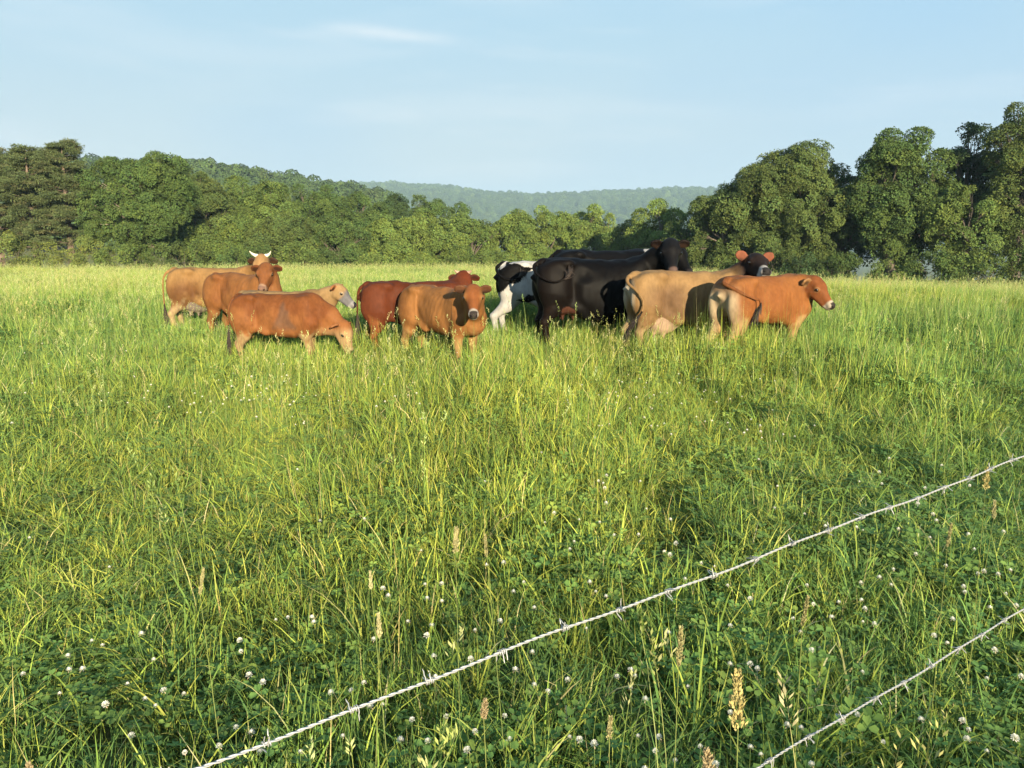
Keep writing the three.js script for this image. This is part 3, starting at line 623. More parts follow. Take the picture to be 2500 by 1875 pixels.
function meshField({ prims, field }, lo, hi, cell, only) {
  const N = [0, 1, 2].map((i) => Math.ceil((hi[i] - lo[i]) / cell) + 1), [nx, ny, nz] = N, val = new Float32Array(nx * ny * nz).fill(1), B = 6;
  const at = (i, j, k) => i + nx * (j + ny * k);
  for (let bk = 0; bk < nz; bk += B) for (let bj = 0; bj < ny; bj += B) for (let bi = 0; bi < nx; bi += B) {
    const cx = lo[0] + (bi + B / 2) * cell, cy = lo[1] + (bj + B / 2) * cell, cz = lo[2] + (bk + B / 2) * cell, half = (B / 2 + 1) * cell * 1.74;
    const list = prims.filter((p) => Math.hypot(p.c[0] - cx, p.c[1] - cy, p.c[2] - cz) - p.rad < half + 0.14);
    if (!list.length) continue;
    for (let k = bk; k < Math.min(nz, bk + B); k++) for (let j = bj; j < Math.min(ny, bj + B); j++) for (let i = bi; i < Math.min(nx, bi + B); i++)
      val[at(i, j, k)] = field(list, lo[0] + i * cell, lo[1] + j * cell, lo[2] + k * cell);
  }
  const id = new Int32Array(nx * ny * nz).fill(-1), P = [], I = [];
  for (let k = 0; k + 1 < nz; k++) for (let j = 0; j + 1 < ny; j++) for (let i = 0; i + 1 < nx; i++) {
    let n = 0, sx = 0, sy = 0, sz = 0, mask = 0;
    const v = []; for (let c = 0; c < 8; c++) { const q = val[at(i + (c & 1), j + ((c >> 1) & 1), k + (c >> 2))]; v.push(q); if (q < 0) mask |= 1 << c; }
    if (mask === 0 || mask === 255) continue;
    for (let a = 0; a < 8; a++) for (const b of [a | 1, a | 2, a | 4]) if (b !== a && (v[a] < 0) !== (v[b] < 0)) {
      const t = v[a] / (v[a] - v[b]); n++;
      sx += (a & 1) + t * ((b & 1) - (a & 1)); sy += ((a >> 1) & 1) + t * (((b >> 1) & 1) - ((a >> 1) & 1)); sz += (a >> 2) + t * ((b >> 2) - (a >> 2));
    }
    id[at(i, j, k)] = P.length / 3;
    P.push(lo[0] + (i + sx / n) * cell, lo[1] + (j + sy / n) * cell, lo[2] + (k + sz / n) * cell);
  }
  for (let k = 1; k + 1 < nz; k++) for (let j = 1; j + 1 < ny; j++) for (let i = 1; i + 1 < nx; i++) {
    const a = val[at(i, j, k)] < 0;
    const q = (o, w, e, r, flip) => { if (o < 0 || w < 0 || e < 0 || r < 0) return; flip ? I.push(o, e, w, w, e, r) : I.push(o, w, e, w, r, e); };
    if (a !== val[at(i + 1, j, k)] < 0) q(id[at(i, j - 1, k - 1)], id[at(i, j, k - 1)], id[at(i, j - 1, k)], id[at(i, j, k)], !a);
    if (a !== val[at(i, j + 1, k)] < 0) q(id[at(i - 1, j, k - 1)], id[at(i - 1, j, k)], id[at(i, j, k - 1)], id[at(i, j, k)], !a);
    if (a !== val[at(i, j, k + 1)] < 0) q(id[at(i - 1, j - 1, k)], id[at(i, j - 1, k)], id[at(i - 1, j, k)], id[at(i, j, k)], !a);
  }
  return { P, I };
}
const hideMat = new THREE.MeshPhysicalMaterial({ color: 0xffffff, vertexColors: true, roughness: 0.62, specularIntensity: 0.14 });
hideMat.name = 'short hair';
const sleekMat = new THREE.MeshPhysicalMaterial({ color: 0xffffff, vertexColors: true, roughness: 0.56, specularIntensity: 0.15 });
sleekMat.name = 'sleek dark hair';
const hairMat = new THREE.MeshStandardMaterial({ color: 0xffffff, vertexColors: true, roughness: 0.7 });
const eyeMat = new THREE.MeshPhysicalMaterial({ color: 0x0a0604, roughness: 0.12, clearcoat: 1 });
const hornMat = new THREE.MeshStandardMaterial({ color: new THREE.Color().setRGB(0.74, 0.68, 0.54), roughness: 0.5 });
const paleHornMat = new THREE.MeshStandardMaterial({ color: new THREE.Color().setRGB(0.36, 0.24, 0.16), roughness: 0.6 });
const eyeGeo = new THREE.SphereGeometry(0.021, 12, 8);
function cow(o, name, label) {
  // o.rump and o.pollAt are places in the field; the animal's own axes follow from its yaw
  const lx0 = o.lx ?? 1, cy = Math.cos(o.yaw), sy = Math.sin(o.yaw);
  o.at = [o.rump[0] + 0.86 * o.s * lx0 * cy, o.rump[1] - 0.86 * o.s * lx0 * sy];
  const gy = ground(o.at[0], o.at[1]) - 0.01;
  if (o.pollAt) { const dx = o.pollAt[0] - o.at[0], dy = o.pollAt[1] - gy, dz = o.pollAt[2] - o.at[1]; o.poll = [(dx * cy - dz * sy) / o.s, dy / o.s, (dx * sy + dz * cy) / o.s]; }
  const F = makeField(o);
  let lo = [9, 9, 9], hi = [-9, -9, -9];
  for (const p of F.prims) for (let a = 0; a < 3; a++) { lo[a] = Math.min(lo[a], p.c[a] - p.rad - 0.06); hi[a] = Math.max(hi[a], p.c[a] + p.rad + 0.06); }
  lo = [lo[0], -0.04, Math.max(lo[2], -1.1)]; hi[2] = Math.min(hi[2], 1.1); hi[1] = Math.min(hi[1], 1.95);
  const { P, I } = meshField(F, lo, hi, o.cell ?? 0.0135);
  const g = new THREE.BufferGeometry(), C = new Float32Array(P.length), list = F.prims;
  g.setAttribute('position', new THREE.Float32BufferAttribute(P, 3)); g.setIndex(I); g.computeVertexNormals();
  const nor = g.attributes.normal;
  for (let k = 0; k < P.length; k += 3) {
    const x = P[k], y = P[k + 1], z = P[k + 2];
    let best = 9, reg = 'body';
    for (const p of list) { if (p.cut || Math.hypot(x - p.c[0], y - p.c[1], z - p.c[2]) > p.rad + 0.12) continue; const d = p.f(x, y, z); if (d < best) { best = d; reg = p.region; } }
    const h = F.toHead(x, y, z);
    const c = [...o.coat(reg, x / (o.lx ?? 1), y, z, h, [nor.getX(k / 3), nor.getY(k / 3), nor.getZ(k / 3)])];
    const lum = 0.3 * c[0] + 0.55 * c[1] + 0.15 * c[2]; for (let a = 0; a < 3; a++) c[a] = lerp(c[a], lum, 0.05);
    const blot = fbm(x * 5.5 + o.s * 31, y * 4.5, z * 5.5, 4), f = 0.21 + 0.12 * noise3(x * 46, y * 24, z * 46) + 0.32 * blot + 0.06 * (noise3(x * 90, y * 30, z * 90) - 0.5);
    C[k] = c[0] * f; C[k + 1] = c[1] * f; C[k + 2] = c[2] * f;
  }
  g.setAttribute('color', new THREE.BufferAttribute(C, 3));
  const root = new THREE.Group();
  const skin = new THREE.Mesh(g, o.sleek ? sleekMat : hideMat); skin.name = 'body'; root.add(skin);
  for (const s of [-1, 1]) { const e = new THREE.Mesh(eyeGeo, eyeMat); e.name = 'eye'; e.position.set(...F.H(0.155, -0.062, s * 0.121)); e.scale.setScalar(F.hs); root.add(e); }
  if (o.horns) for (const s of [-1, 1]) {
    const q = new Soup(), len = o.horns, pts = [];
    for (let k = 0; k <= 6; k++) { const t = k / 6; pts.push([...F.H(-0.02 + 0.02 * t, 0.005 + len * (0.30 * t + 0.50 * t * t), s * (0.065 + len * (0.95 * t - 0.25 * t * t))), lerp(0.033, 0.006, Math.pow(t, 1.3)) * F.hs]); }
    limb(q, pts, 8, [1, 1, 1]);
    const m = new THREE.Mesh(q.geo(), o.dullHorns ? paleHornMat : hornMat); m.name = 'horn'; root.add(m);
  }
  { // hair at the end of the tail
    const q = new Soup(), r = rng(Math.round(o.s * 1000)), n = 90;
    for (let k = 0; k < n; k++) {
      const t0 = F.sw + (1 - F.sw) * 0.65 * r(), ox = (r() + r() - 1) * 0.03, oy = (r() + r() - 1) * 0.03, oz = (r() + r() - 1) * 0.03, pts = [], t1 = Math.min(1, t0 + 0.12 + 0.16 * r()), c = vary(r, o.hair ?? [0.03, 0.02, 0.015], 0.35), stray = 1 + 1.6 * r();
      for (let m = 0; m <= 4; m++) { const p = F.curve.getPoint(lerp(t0, t1, m / 4)), f = m / 4 * stray; pts.push([p.x + ox * f, p.y + oy * f - 0.02 * f * f * (t1 >= 1 ? 1 : 0), p.z + oz * f, lerp(0.007, 0.002, m / 4)]); }
      limb(q, pts, 3, c);
    }
    const m = new THREE.Mesh(q.geo(), hairMat); m.name = 'tail_switch'; root.add(m);
  }
  root.scale.setScalar(o.s);
  root.position.set(o.at[0], gy, o.at[1]);
  root.rotation.y = o.yaw;
  tag(top(root, name), label, o.cat ?? 'cow', 'cattle standing in the pasture');
  return root;
}
// coats (linear base colours)
function coat(p) {
  return (reg, x, y, z, h, n) => {
    const N = fbm(x * 3 + p.seed, y * 3, z * 3, 3), fine = fbm(x * 11 + p.seed, y * 11, z * 11, 2);
    let c = mix3(p.base, p.dark ?? p.base, clamp((N - 0.45) * 3.2) * (p.mottle ?? 0.7));
    if (p.patch) c = p.patch(c, x, y, z, N, reg, n);
    if (reg === 'brisket' && p.pale) c = mix3(c, p.pale, 0.55 * sstep(0.44, 0.50, fine) * (p.under ?? 1));      // patchy pale brisket hair
    if (reg === 'leg' || reg === 'thigh' || reg === 'hoof') if (p.pale) c = mix3(c, p.pale, sstep(0.72, 0.56, y + 0.5 * (N - 0.5) + 0.25 * (fine - 0.5)) * (p.legs ?? 0.8));
    if (reg === 'hoof') c = y < 0.075 ? [0.05, 0.045, 0.04] : c;
    if (reg === 'udder') c = p.udder ?? [0.62, 0.40, 0.28];
    if (reg === 'switch') c = p.switch ?? p.dark ?? c;
    if (reg === 'ear') c = mix3(p.ear ?? c, [0.07, 0.04, 0.028], 0.75 * sstep(0.05, 0.015, Math.abs(h[1] + 0.075 + 0.05 * (fine - 0.5))) * sstep(0.25, 0.20, Math.abs(h[2])) * sstep(-0.035, -0.02, h[0]));
    if (reg === 'head' || reg === 'muzzle' || reg === 'chin') {
      c = p.face ? mix3(c, p.face, p.faceK ? p.faceK(h, N) : 1) : c;
      const m = h[0];
      const j = 0.02 * (fine - 0.5), ring = sstep(p.ring0 ?? 0.365, (p.ring0 ?? 0.365) + 0.03, m + j + 0.3 * Math.max(0, -0.15 - h[1])) * (p.ringK ?? 1);
      if (p.ring) c = mix3(c, p.ring, ring);
      const pad = sstep(0.41, 0.425, m + j) * sstep(-0.175, -0.165, h[1] + 0.3 * j) * sstep(0.060, 0.050, Math.abs(h[2]));
      c = mix3(c, p.nosecol ?? [0.03, 0.025, 0.025], pad);
      if (m > 0.44 && Math.hypot((h[1] + 0.118) / 0.8, Math.abs(h[2]) - 0.04) < 0.015) c = [0.01, 0.008, 0.008];
      const eye = Math.hypot(h[0] - 0.155, h[1] + 0.062, Math.abs(h[2]) - 0.115);
      if (eye < 0.028) c = mix3(c, p.eyering ?? [0.03, 0.02, 0.015], 0.9); else if (eye < 0.046 && p.lids) c = mix3(c, p.lids, 0.45);
    }
    return c;
  };
}
const GOLD = [0.50, 0.275, 0.095], TAN = [0.46, 0.275, 0.115], RUST = [0.40, 0.135, 0.035], ORANGE = [0.43, 0.175, 0.05], RED = [0.20, 0.045, 0.014], CREAM = [0.66, 0.47, 0.25], BLACK = [0.007, 0.006, 0.0055], WHITE = [0.74, 0.71, 0.66];
const R = Math.PI / 180;
// direction in an animal's own axes of something it looks at in the world
const look = (yaw, dx, dy, dz) => { const c = Math.cos(yaw), s = Math.sin(yaw); return [dx * c - dz * s, dy, dx * s + dz * c]; };

{ // horned golden cow at the back of the left bunch
  const yaw = 8 * R;
  cow({ s: 0.955, rump: [-5.82, -13.2], yaw, lx: 0.98, pollAt: [-4.14, 1.385, -12.95], nose: look(yaw, 0.12, -0.85, 1), horns: 0.155, head: 1.02, ears: 0.5, udder: 0.9,
    tail: [[-0.86, 1.20, 0.02], [-0.93, 1.10, 0.03], [-0.955, 0.85, 0.03], [-0.95, 0.60, 0.03], [-0.94, 0.36, 0.03]], legs: [0, -0.05, 0, 0],
    coat: coat({ seed: 3, base: GOLD, dark: [0.40, 0.20, 0.065], pale: CREAM, legs: 0.75, switch: [0.05, 0.035, 0.025], face: [0.52, 0.29, 0.115], ear: [0.13, 0.06, 0.03], ring: CREAM, lids: [0.62, 0.42, 0.24], udder: [0.42, 0.33, 0.26],
      patch: (c, x, y, z, N) => mix3(c, [0.21, 0.085, 0.03], sstep(0.42, 0.12, Math.hypot((x + 0.52) / 1.25, (y - 0.80) / 0.8)) * 0.85 * sstep(0.28, 0.5, N)) }) },
    'horned_cow', 'golden cow with short white horns, farthest left, looking at the camera');
}
{ // orange-brown heifer in front of it
  const yaw = -30 * R;
  cow({ s: 0.92, rump: [-4.72, -12.25], yaw, lx: 0.94, fat: 0.86, pollAt: [-3.61, 1.29, -11.45], nose: look(yaw, 0.04, -0.72, 1), head: 0.98, ears: 0.18,
    tail: [[-0.85, 1.19, 0], [-0.90, 1.08, -0.03], [-0.91, 0.85, -0.05], [-0.90, 0.60, -0.05], [-0.9, 0.45, -0.05]],
    coat: coat({ seed: 8, base: ORANGE, dark: [0.33, 0.115, 0.034], pale: [0.46, 0.23, 0.085], legs: 0.5, under: 0.4, switch: [0.08, 0.04, 0.02], face: [0.37, 0.135, 0.042], ear: [0.25, 0.085, 0.03], ring: [0.60, 0.36, 0.22], nosecol: [0.36, 0.20, 0.14], lids: [0.55, 0.30, 0.13] }) },
    'brown_heifer', 'plain orange-brown heifer facing the camera in front of the horned golden cow');
}
{ // pale tan heifer with the grey face
  const yaw = 4 * R;
  cow({ s: 0.77, rump: [-3.84, -10.8], yaw, lx: 0.96, pollAt: [-2.40, 1.03, -10.8], nose: look(yaw, 1, -0.70, 0.20), head: 0.95, ears: -0.05, fat: 0.95, arch: -0.02,
    coat: coat({ seed: 14, base: [0.50, 0.31, 0.13], dark: [0.38, 0.21, 0.08], pale: CREAM, ear: [0.45, 0.17, 0.06], face: [0.24, 0.23, 0.24], switch: [0.06, 0.04, 0.03], ring: [0.42, 0.40, 0.40], nosecol: [0.20, 0.18, 0.19], lids: [0.70, 0.55, 0.36], mottle: 0.5,
      faceK: (h, N) => sstep(0.13, 0.20, h[0] + 0.15 * (N - 0.5)) }) }, 'tan_heifer', 'pale tan heifer with a grey face in profile behind the grazing calf');
}
{ // calf grazing in front
  const yaw = -3 * R;
  cow({ s: 0.80, rump: [-3.52, -9.8], yaw, lx: 0.87, deep: -0.05, fat: 0.86, pollAt: [-2.08, 0.62, -9.66], nose: look(yaw, 0.45, -1, 0.2), head: 0.98, ears: 0.35, arch: 0.03, cat: 'calf',
    tail: [[-0.86, 1.19, 0.02], [-0.92, 1.08, 0.05], [-0.945, 0.85, 0.06], [-0.96, 0.60, 0.06], [-0.97, 0.40, 0.06]], switchAt: 0.62, legs: [-0.10, 0.04, 0.0, 0.05],
    coat: coat({ seed: 21, base: [0.41, 0.155, 0.045], dark: [0.30, 0.095, 0.026], mottle: 0.9, pale: [0.64, 0.43, 0.20], ear: [0.50, 0.20, 0.07], face: [0.66, 0.44, 0.21], legs: 0.9, under: 0.3, switch: [0.035, 0.022, 0.016], ring: CREAM, lids: CREAM, faceK: (h, N) => 0.75 * sstep(0.06, 0.24, h[0] + 0.3 * (N - 0.5)),
      patch: (c, x, y, z, N, reg) => { const tri = Math.max(Math.abs(x - 0.14) * 1.5 + (y - 1.0) * 0.75, 0.80 - y + 0.08) + (fbm(x * 9, y * 9, z * 9, 3) - 0.5) * 0.22; c = mix3(c, [0.27, 0.085, 0.022], 0.75 * sstep(0.95, 1.12, y + (N - 0.5) * 0.5)); c = mix3(c, [0.17, 0.10, 0.065], 0.7 * sstep(0.19, 0.04, tri)); return mix3(c, [0.64, 0.42, 0.20], 0.7 * sstep(0.62, 0.95, x) * sstep(0.82, 0.62, y)); } }) },
    'grazing_calf', 'chestnut calf with a dark smudge on its ribs, head down grazing');
}
{ // dark red cow
  const yaw = 8 * R;
  cow({ s: 0.895, rump: [-2.04, -10.45], yaw, lx: 1.0, deep: -0.04, pollAt: [-0.67, 1.20, -10.75], nose: look(yaw, -0.05, -0.8, 1), head: 0.97, ears: 0.42, dullHorns: true, horns: 0.10,
    tail: [[-0.85, 1.19, 0], [-0.90, 1.08, -0.02], [-0.915, 0.85, -0.02], [-0.92, 0.60, -0.02], [-0.94, 0.40, -0.02]], switchAt: 0.6, legs: [0, 0.08, 0, 0],
    coat: coat({ seed: 30, base: [0.20, 0.052, 0.018], dark: [0.14, 0.032, 0.011], pale: [0.40, 0.14, 0.04], legs: 0.75, under: 0.15, ear: [0.22, 0.05, 0.02], face: RED, switch: [0.16, 0.06, 0.035], ring: [0.35, 0.2, 0.12] }) },
    'dark_red_cow', 'dark red cow with stubby pale horns behind the bright rust heifer');
}
{ // rust heifer, head to the camera
  const yaw = -42 * R;
  cow({ s: 0.875, rump: [-1.37, -10.25], yaw, lx: 0.90, deep: -0.03, fat: 0.78, pollAt: [-0.45, 1.115, -8.98], nose: look(yaw, 0.06, -0.62, 1), head: 0.97, ears: -0.12, cell: 0.0125,
    tail: [[-0.85, 1.19, 0], [-0.90, 1.05, -0.05], [-0.90, 0.85, -0.06], [-0.9, 0.60, -0.06], [-0.9, 0.45, -0.06]],
    coat: coat({ seed: 37, base: [0.45, 0.195, 0.055], dark: [0.38, 0.145, 0.038], pale: [0.60, 0.36, 0.13], legs: 0.8, under: 0.35, ear: [0.22, 0.09, 0.04], face: [0.38, 0.125, 0.034], switch: [0.06, 0.035, 0.02], ring: [0.64, 0.55, 0.45], nosecol: [0.07, 0.055, 0.05], lids: [0.55, 0.32, 0.14],
      faceK: (h, N) => sstep(0.12, 0.06, Math.abs(h[2]) + 0.05 * (h[0] - 0.2)) }) },
    'rust_heifer', 'rust heifer with a white ringed muzzle facing the camera, beside the dark red cow');
}
{ // black and white cow, hindquarters showing
  const yaw = 8 * R;
  cow({ s: 1.055, rump: [-0.24, -12.4], yaw, lx: 1.0, poll: [1.15, 1.22, -0.2], nose: [1, -0.6, -0.2], legs: [-0.02, -0.17, 0, 0],
    tail: [[-0.86, 1.20, 0.04], [-0.87, 1.12, 0.15], [-0.78, 1.03, 0.25], [-0.64, 1.02, 0.295], [-0.54, 1.09, 0.295], [-0.50, 1.16, 0.28]], switchAt: 0.72,
    coat: coat({ seed: 44, base: BLACK, dark: BLACK, pale: null, switch: BLACK, ear: BLACK, face: BLACK,
      patch: (c, x, y, z, N, reg) => {
        const w = fbm(x * 4.5 + 5, y * 4.5 + 2, z * 3 + 1, 3) - 0.5;
        const top = y + 0.3 * w > 1.215 && x > -0.86 && x < 0.2;
        const band = Math.abs((y - 0.86) * 0.80 - (x + 0.52) * 0.62 + w * 0.35) < 0.095 + 0.02 * Math.sin(x * 14);
        const leg = y + 0.25 * w < 0.70 && x < -0.2, front = x > 0.35 && y < 0.8;
        return (top || (band && x < -0.2 && x > -0.95) || leg || front) && reg !== 'tail' && reg !== 'switch' ? WHITE : BLACK;
      } }) },
    'black_and_white_cow', 'black and white patched cow, only its hindquarters showing behind the big black cow');
}
{ // the farther black cow
  const yaw = 0;
  cow({ sleek: true, s: 1.18, rump: [0.66, -13.3], yaw, lx: 0.98, pollAt: [2.76, 1.55, -13.2], nose: look(yaw, 0.5, -0.7, 0.9), head: 1.0, ears: 0.35,
    coat: coat({ seed: 51, base: [0.008, 0.007, 0.007], dark: BLACK, pale: null, switch: BLACK, ear: BLACK, face: BLACK,
      patch: (c, x, y, z, N, reg) => (Math.hypot(x - 0.58, (y - 1.20) / 1.3) < 0.11 + 0.05 * (N - 0.5) ? WHITE : c) }) },
    'far_black_cow', 'black cow standing behind the big black cow, its back and white neck spot showing');
}
{ // the big black cow
  const yaw = 10 * R;
  cow({ sleek: true, s: 1.115, rump: [0.32, -11.2], yaw, lx: 1.0, pollAt: [2.25, 1.63, -11.15], nose: look(yaw, -0.06, -0.72, 1), head: 0.98, ears: -0.05, fat: 1.02, deep: 0.12, udder: 0.45,
    tail: [[-0.86, 1.195, 0.03], [-0.88, 1.12, 0.14], [-0.78, 1.02, 0.29], [-0.62, 1.00, 0.345], [-0.50, 1.08, 0.34], [-0.46, 1.20, 0.29]], switchAt: 0.72,
    coat: coat({ seed: 58, base: [0.005, 0.004, 0.0036], dark: [0.004, 0.0032, 0.003], patch: (c, x, y, z, N) => mix3(c, [0.011, 0.0072, 0.0055], sstep(-0.25, -0.5, x + 0.4 * (N - 0.5)) * 0.8), pale: [0.022, 0.011, 0.007], legs: 0.6, under: 0.2, switch: [0.012, 0.008, 0.007], ear: [0.018, 0.011, 0.009], face: [0.013, 0.012, 0.013], ring: [0.02, 0.016, 0.014], nosecol: [0.16, 0.10, 0.08], udder: [0.13, 0.05, 0.03] }) },
    'big_black_cow', 'big glossy black cow with its tail thrown over its rump, looking at the camera');
}
{ // tan cow with the full udder
  const yaw = 9 * R;
  cow({ s: 1.0, rump: [1.54, -10.4], yaw, lx: 1.0, pollAt: [3.26, 1.44, -10.5], nose: look(yaw, 0.05, -0.12, 1), head: 1.04, ears: -0.45, fat: 0.98, deep: 0.02, udder: 1.2, roll: -0.06,
    tail: [[-0.86, 1.20, 0.04], [-0.90, 1.13, 0.14], [-0.82, 1.03, 0.28], [-0.745, 0.90, 0.335], [-0.76, 0.76, 0.335], [-0.85, 0.62, 0.30], [-0.92, 0.50, 0.27], [-0.96, 0.36, 0.26]], switchAt: 0.60, legs: [-0.06, 0.03, 0.02, 0],
    coat: coat({ seed: 65, base: [0.49, 0.29, 0.115], dark: [0.36, 0.20, 0.08], mottle: 0.75, pale: [0.66, 0.45, 0.22], legs: 0.85, under: 0.5, switch: [0.025, 0.018, 0.015], udder: [0.72, 0.48, 0.32], ear: [0.40, 0.13, 0.065], ring0: 0.335, face: [0.035, 0.022, 0.018], ring: [0.72, 0.68, 0.62], nosecol: [0.05, 0.045, 0.045],
      faceK: (h, N) => 1 - 0.85 * sstep(0.045, 0.0, h[0]) ,
      patch: (c, x, y, z, N, reg) => { c = mix3(c, [0.21, 0.115, 0.06], 0.8 * sstep(0.40, 0.12, Math.hypot((x + 0.35) / 1.3, (y - 0.90) / 0.8) + (N - 0.5) * 0.5)); if (reg !== 'tail') c = mix3(c, [0.70, 0.60, 0.44], sstep(-0.80, -0.86, x) * 0.85); return reg === 'neck' || reg === 'body' ? mix3(c, [0.05, 0.03, 0.022], sstep(0.46, 0.66, x + 0.3 * (N - 0.5)) * sstep(0.85, 1.0, y)) : c; } }) },
    'tan_cow', 'tan cow with a full cream udder and a dark white-nosed face');
}
{ // rust heifer at the right end
  const yaw = 30 * R;
  cow({ s: 0.97, rump: [2.56, -9.55], yaw, lx: 0.92, fat: 0.84, deep: -0.09, pollAt: [3.88, 1.165, -9.95], nose: look(yaw, 0.60, -0.72, 0.70), head: 0.90, ears: 0.1, cell: 0.0125, arch: -0.03,
    tail: [[-0.86, 1.20, 0.05], [-0.84, 1.15, 0.16], [-0.72, 1.07, 0.27], [-0.56, 1.01, 0.315], [-0.46, 0.99, 0.32], [-0.45, 0.93, 0.325], [-0.50, 0.86, 0.325], [-0.54, 0.79, 0.325]], switchAt: 0.68, legs: [-0.08, -0.02, 0.06, -0.06],
    coat: coat({ seed: 72, base: [0.43, 0.16, 0.042], dark: [0.34, 0.11, 0.028], mottle: 0.7, pale: [0.66, 0.42, 0.17], legs: 0.85, under: 0.55, switch: [0.05, 0.03, 0.02], ear: [0.50, 0.26, 0.10], face: [0.37, 0.12, 0.034], ring: [0.74, 0.62, 0.46], nosecol: [0.06, 0.05, 0.045], lids: [0.60, 0.34, 0.14],
      patch: (c, x, y, z, N, reg) => reg === 'tail' || reg === 'switch' ? mix3(c, [0.22, 0.08, 0.03], 0.5) : mix3(c, [0.72, 0.58, 0.36], sstep(-0.68, -0.90, x + 0.2 * (N - 0.5)) * sstep(1.25, 1.0, y) * 0.9) }) },
    'rust_heifer', 'rust red heifer at the far right end with its tail kinked, in profile');
}
console.log('cattle built');

// ---------------------------------------------------------------- barbed wire fence between viewer and pasture
const zinc = new THREE.MeshStandardMaterial({ color: new THREE.Color().setRGB(0.42, 0.425, 0.42), roughness: 0.5, metalness: 0.4 });
zinc.name = 'galvanised wire';
function barbGeo(seed) {
  const r = rng(seed), s = new Soup(), w = [1, 1, 1];
  // two short wires, each coiled once and a half round the strands, ends standing out
  for (const off of [-0.004, 0.004]) {
    const pts = [], a0 = r() * 6.28, turns = 1.5 * 6.28, R = 0.0042;
    const end = (a, sgn) => { const o = []; const c = Math.cos(a), q = Math.sin(a), tx = -q * sgn, ty = c * sgn, out = 0.5 + 0.5 * r(); for (let k = 4; k >= 1; k--) { const f = k / 4 * (0.0125 + 0.005 * r()); o.push([off + sgn * 0.002 + (r() - 0.5) * 0.002, c * R + tx * f + c * f * out * 0.5, q * R + ty * f + q * f * out * 0.5, k === 4 ? 0.0004 : 0.0010]); } return o; };
    pts.push(...end(a0, -1));
    for (let k = 0; k <= 14; k++) { const a = a0 + turns * k / 14; pts.push([off + (k / 14 - 0.5) * 0.005, Math.cos(a) * R, Math.sin(a) * R, 0.0010]); }
    pts.push(...end(a0 + turns, 1).reverse());
    limb(s, pts, 5, w);
  }
  const g = s.geo(); g.deleteAttribute('color'); return g;
}
const BARBS = [0, 1, 2, 3, 4, 5, 6].map((k) => barbGeo(700 + k));
function barbedWire(from, to, phase, label, seed) {
  const A = new THREE.Vector3(...from), B = new THREE.Vector3(...to), dir = B.clone().sub(A), len = dir.length(); dir.normalize();
  const root = new THREE.Group(); root.position.copy(A); root.quaternion.setFromUnitVectors(new THREE.Vector3(1, 0, 0), dir);
  const r = rng(seed), sag = (t) => -0.012 * Math.sin(Math.PI * t / len) + 0.0028 * Math.sin(t * 7.3 + seed) + 0.0014 * Math.sin(t * 19 + 1);
  for (const h of [0, Math.PI]) {
    const s = new Soup(), pts = [], n = Math.round(len / 0.0038);
    for (let k = 0; k <= n; k++) { const t = len * k / n, a = t / 0.031 * 6.283 + h; pts.push([t, sag(t) + Math.cos(a) * 0.0013, Math.sin(a) * 0.0013, 0.0014]); }
    limb(s, pts, 5, [1, 1, 1]); const g = s.geo(); g.deleteAttribute('color');
    const m = new THREE.Mesh(g, zinc); m.name = 'strand'; root.add(m);
  }
  for (let t = phase; t < len - 0.03; t += 0.127) {
    const m = new THREE.Mesh(BARBS[Math.floor(r() * 7)], zinc), tt = t + (r() - 0.5) * 0.012; m.name = 'barb';
    m.position.set(tt, sag(tt), 0); m.rotation.x = r() * 6.283; root.add(m);
  }
  tag(top(root, 'barbed_wire'), label, 'wire', 'strands of the barbed wire fence');
}
// the top strand runs through (-0.33, 0.99, -0.95), its barbs 127 mm apart
{
  const top0 = [-1.892, 0.955, 0.120], top1 = [3.40, 1.077, -3.497], L = Math.hypot(5.292, 0.122, 3.617), toFirst = 1.56 / 5.292 * L;
  barbedWire(top0, top1, toFirst % 0.127, 'upper galvanised barbed wire crossing the near grass from bottom centre to the right edge', 41);
  const low0 = [-1.892, 0.585, 0.235], low1 = [3.40, 0.640, -3.385], M = Math.hypot(5.292, 0.055, 3.62), toLow = 2.525 / 5.292 * M;
  barbedWire(low0, low1, toLow % 0.127, 'lower galvanised barbed wire in the bottom right corner', 42);
  const wood = new THREE.MeshStandardMaterial({ color: new THREE.Color().setRGB(0.23, 0.19, 0.15), roughness: 0.95 });
  for (const [x, z, label] of [[-1.85, 0.165, 'weathered round fence post beyond the frame, holding the wires\' near end'], [3.36, -3.425, 'weathered round fence post beyond the right edge, holding the wires\' far end']]) {
    const g = new THREE.LatheGeometry([[0, -0.4], [0.055, -0.4], [0.054, 0.6], [0.052, 1.26], [0.045, 1.29], [0, 1.30]].map(([a, b]) => new THREE.Vector2(a, b)), 18), root = new THREE.Group();
    const p = new THREE.Mesh(g, wood); p.name = 'shaft'; root.add(p);
    for (const y of [0.60, 1.0]) { const st = new THREE.Mesh(new THREE.TorusGeometry(0.012, 0.0016, 5, 10, Math.PI), zinc); st.name = 'staple'; st.position.set(0.045, y, 0); st.rotation.z = Math.PI / 2; root.add(st); }
    root.position.set(x, ground(x, z), z); tag(top(root, 'fence_post'), label, 'post', 'posts of the barbed wire fence');
  }
}
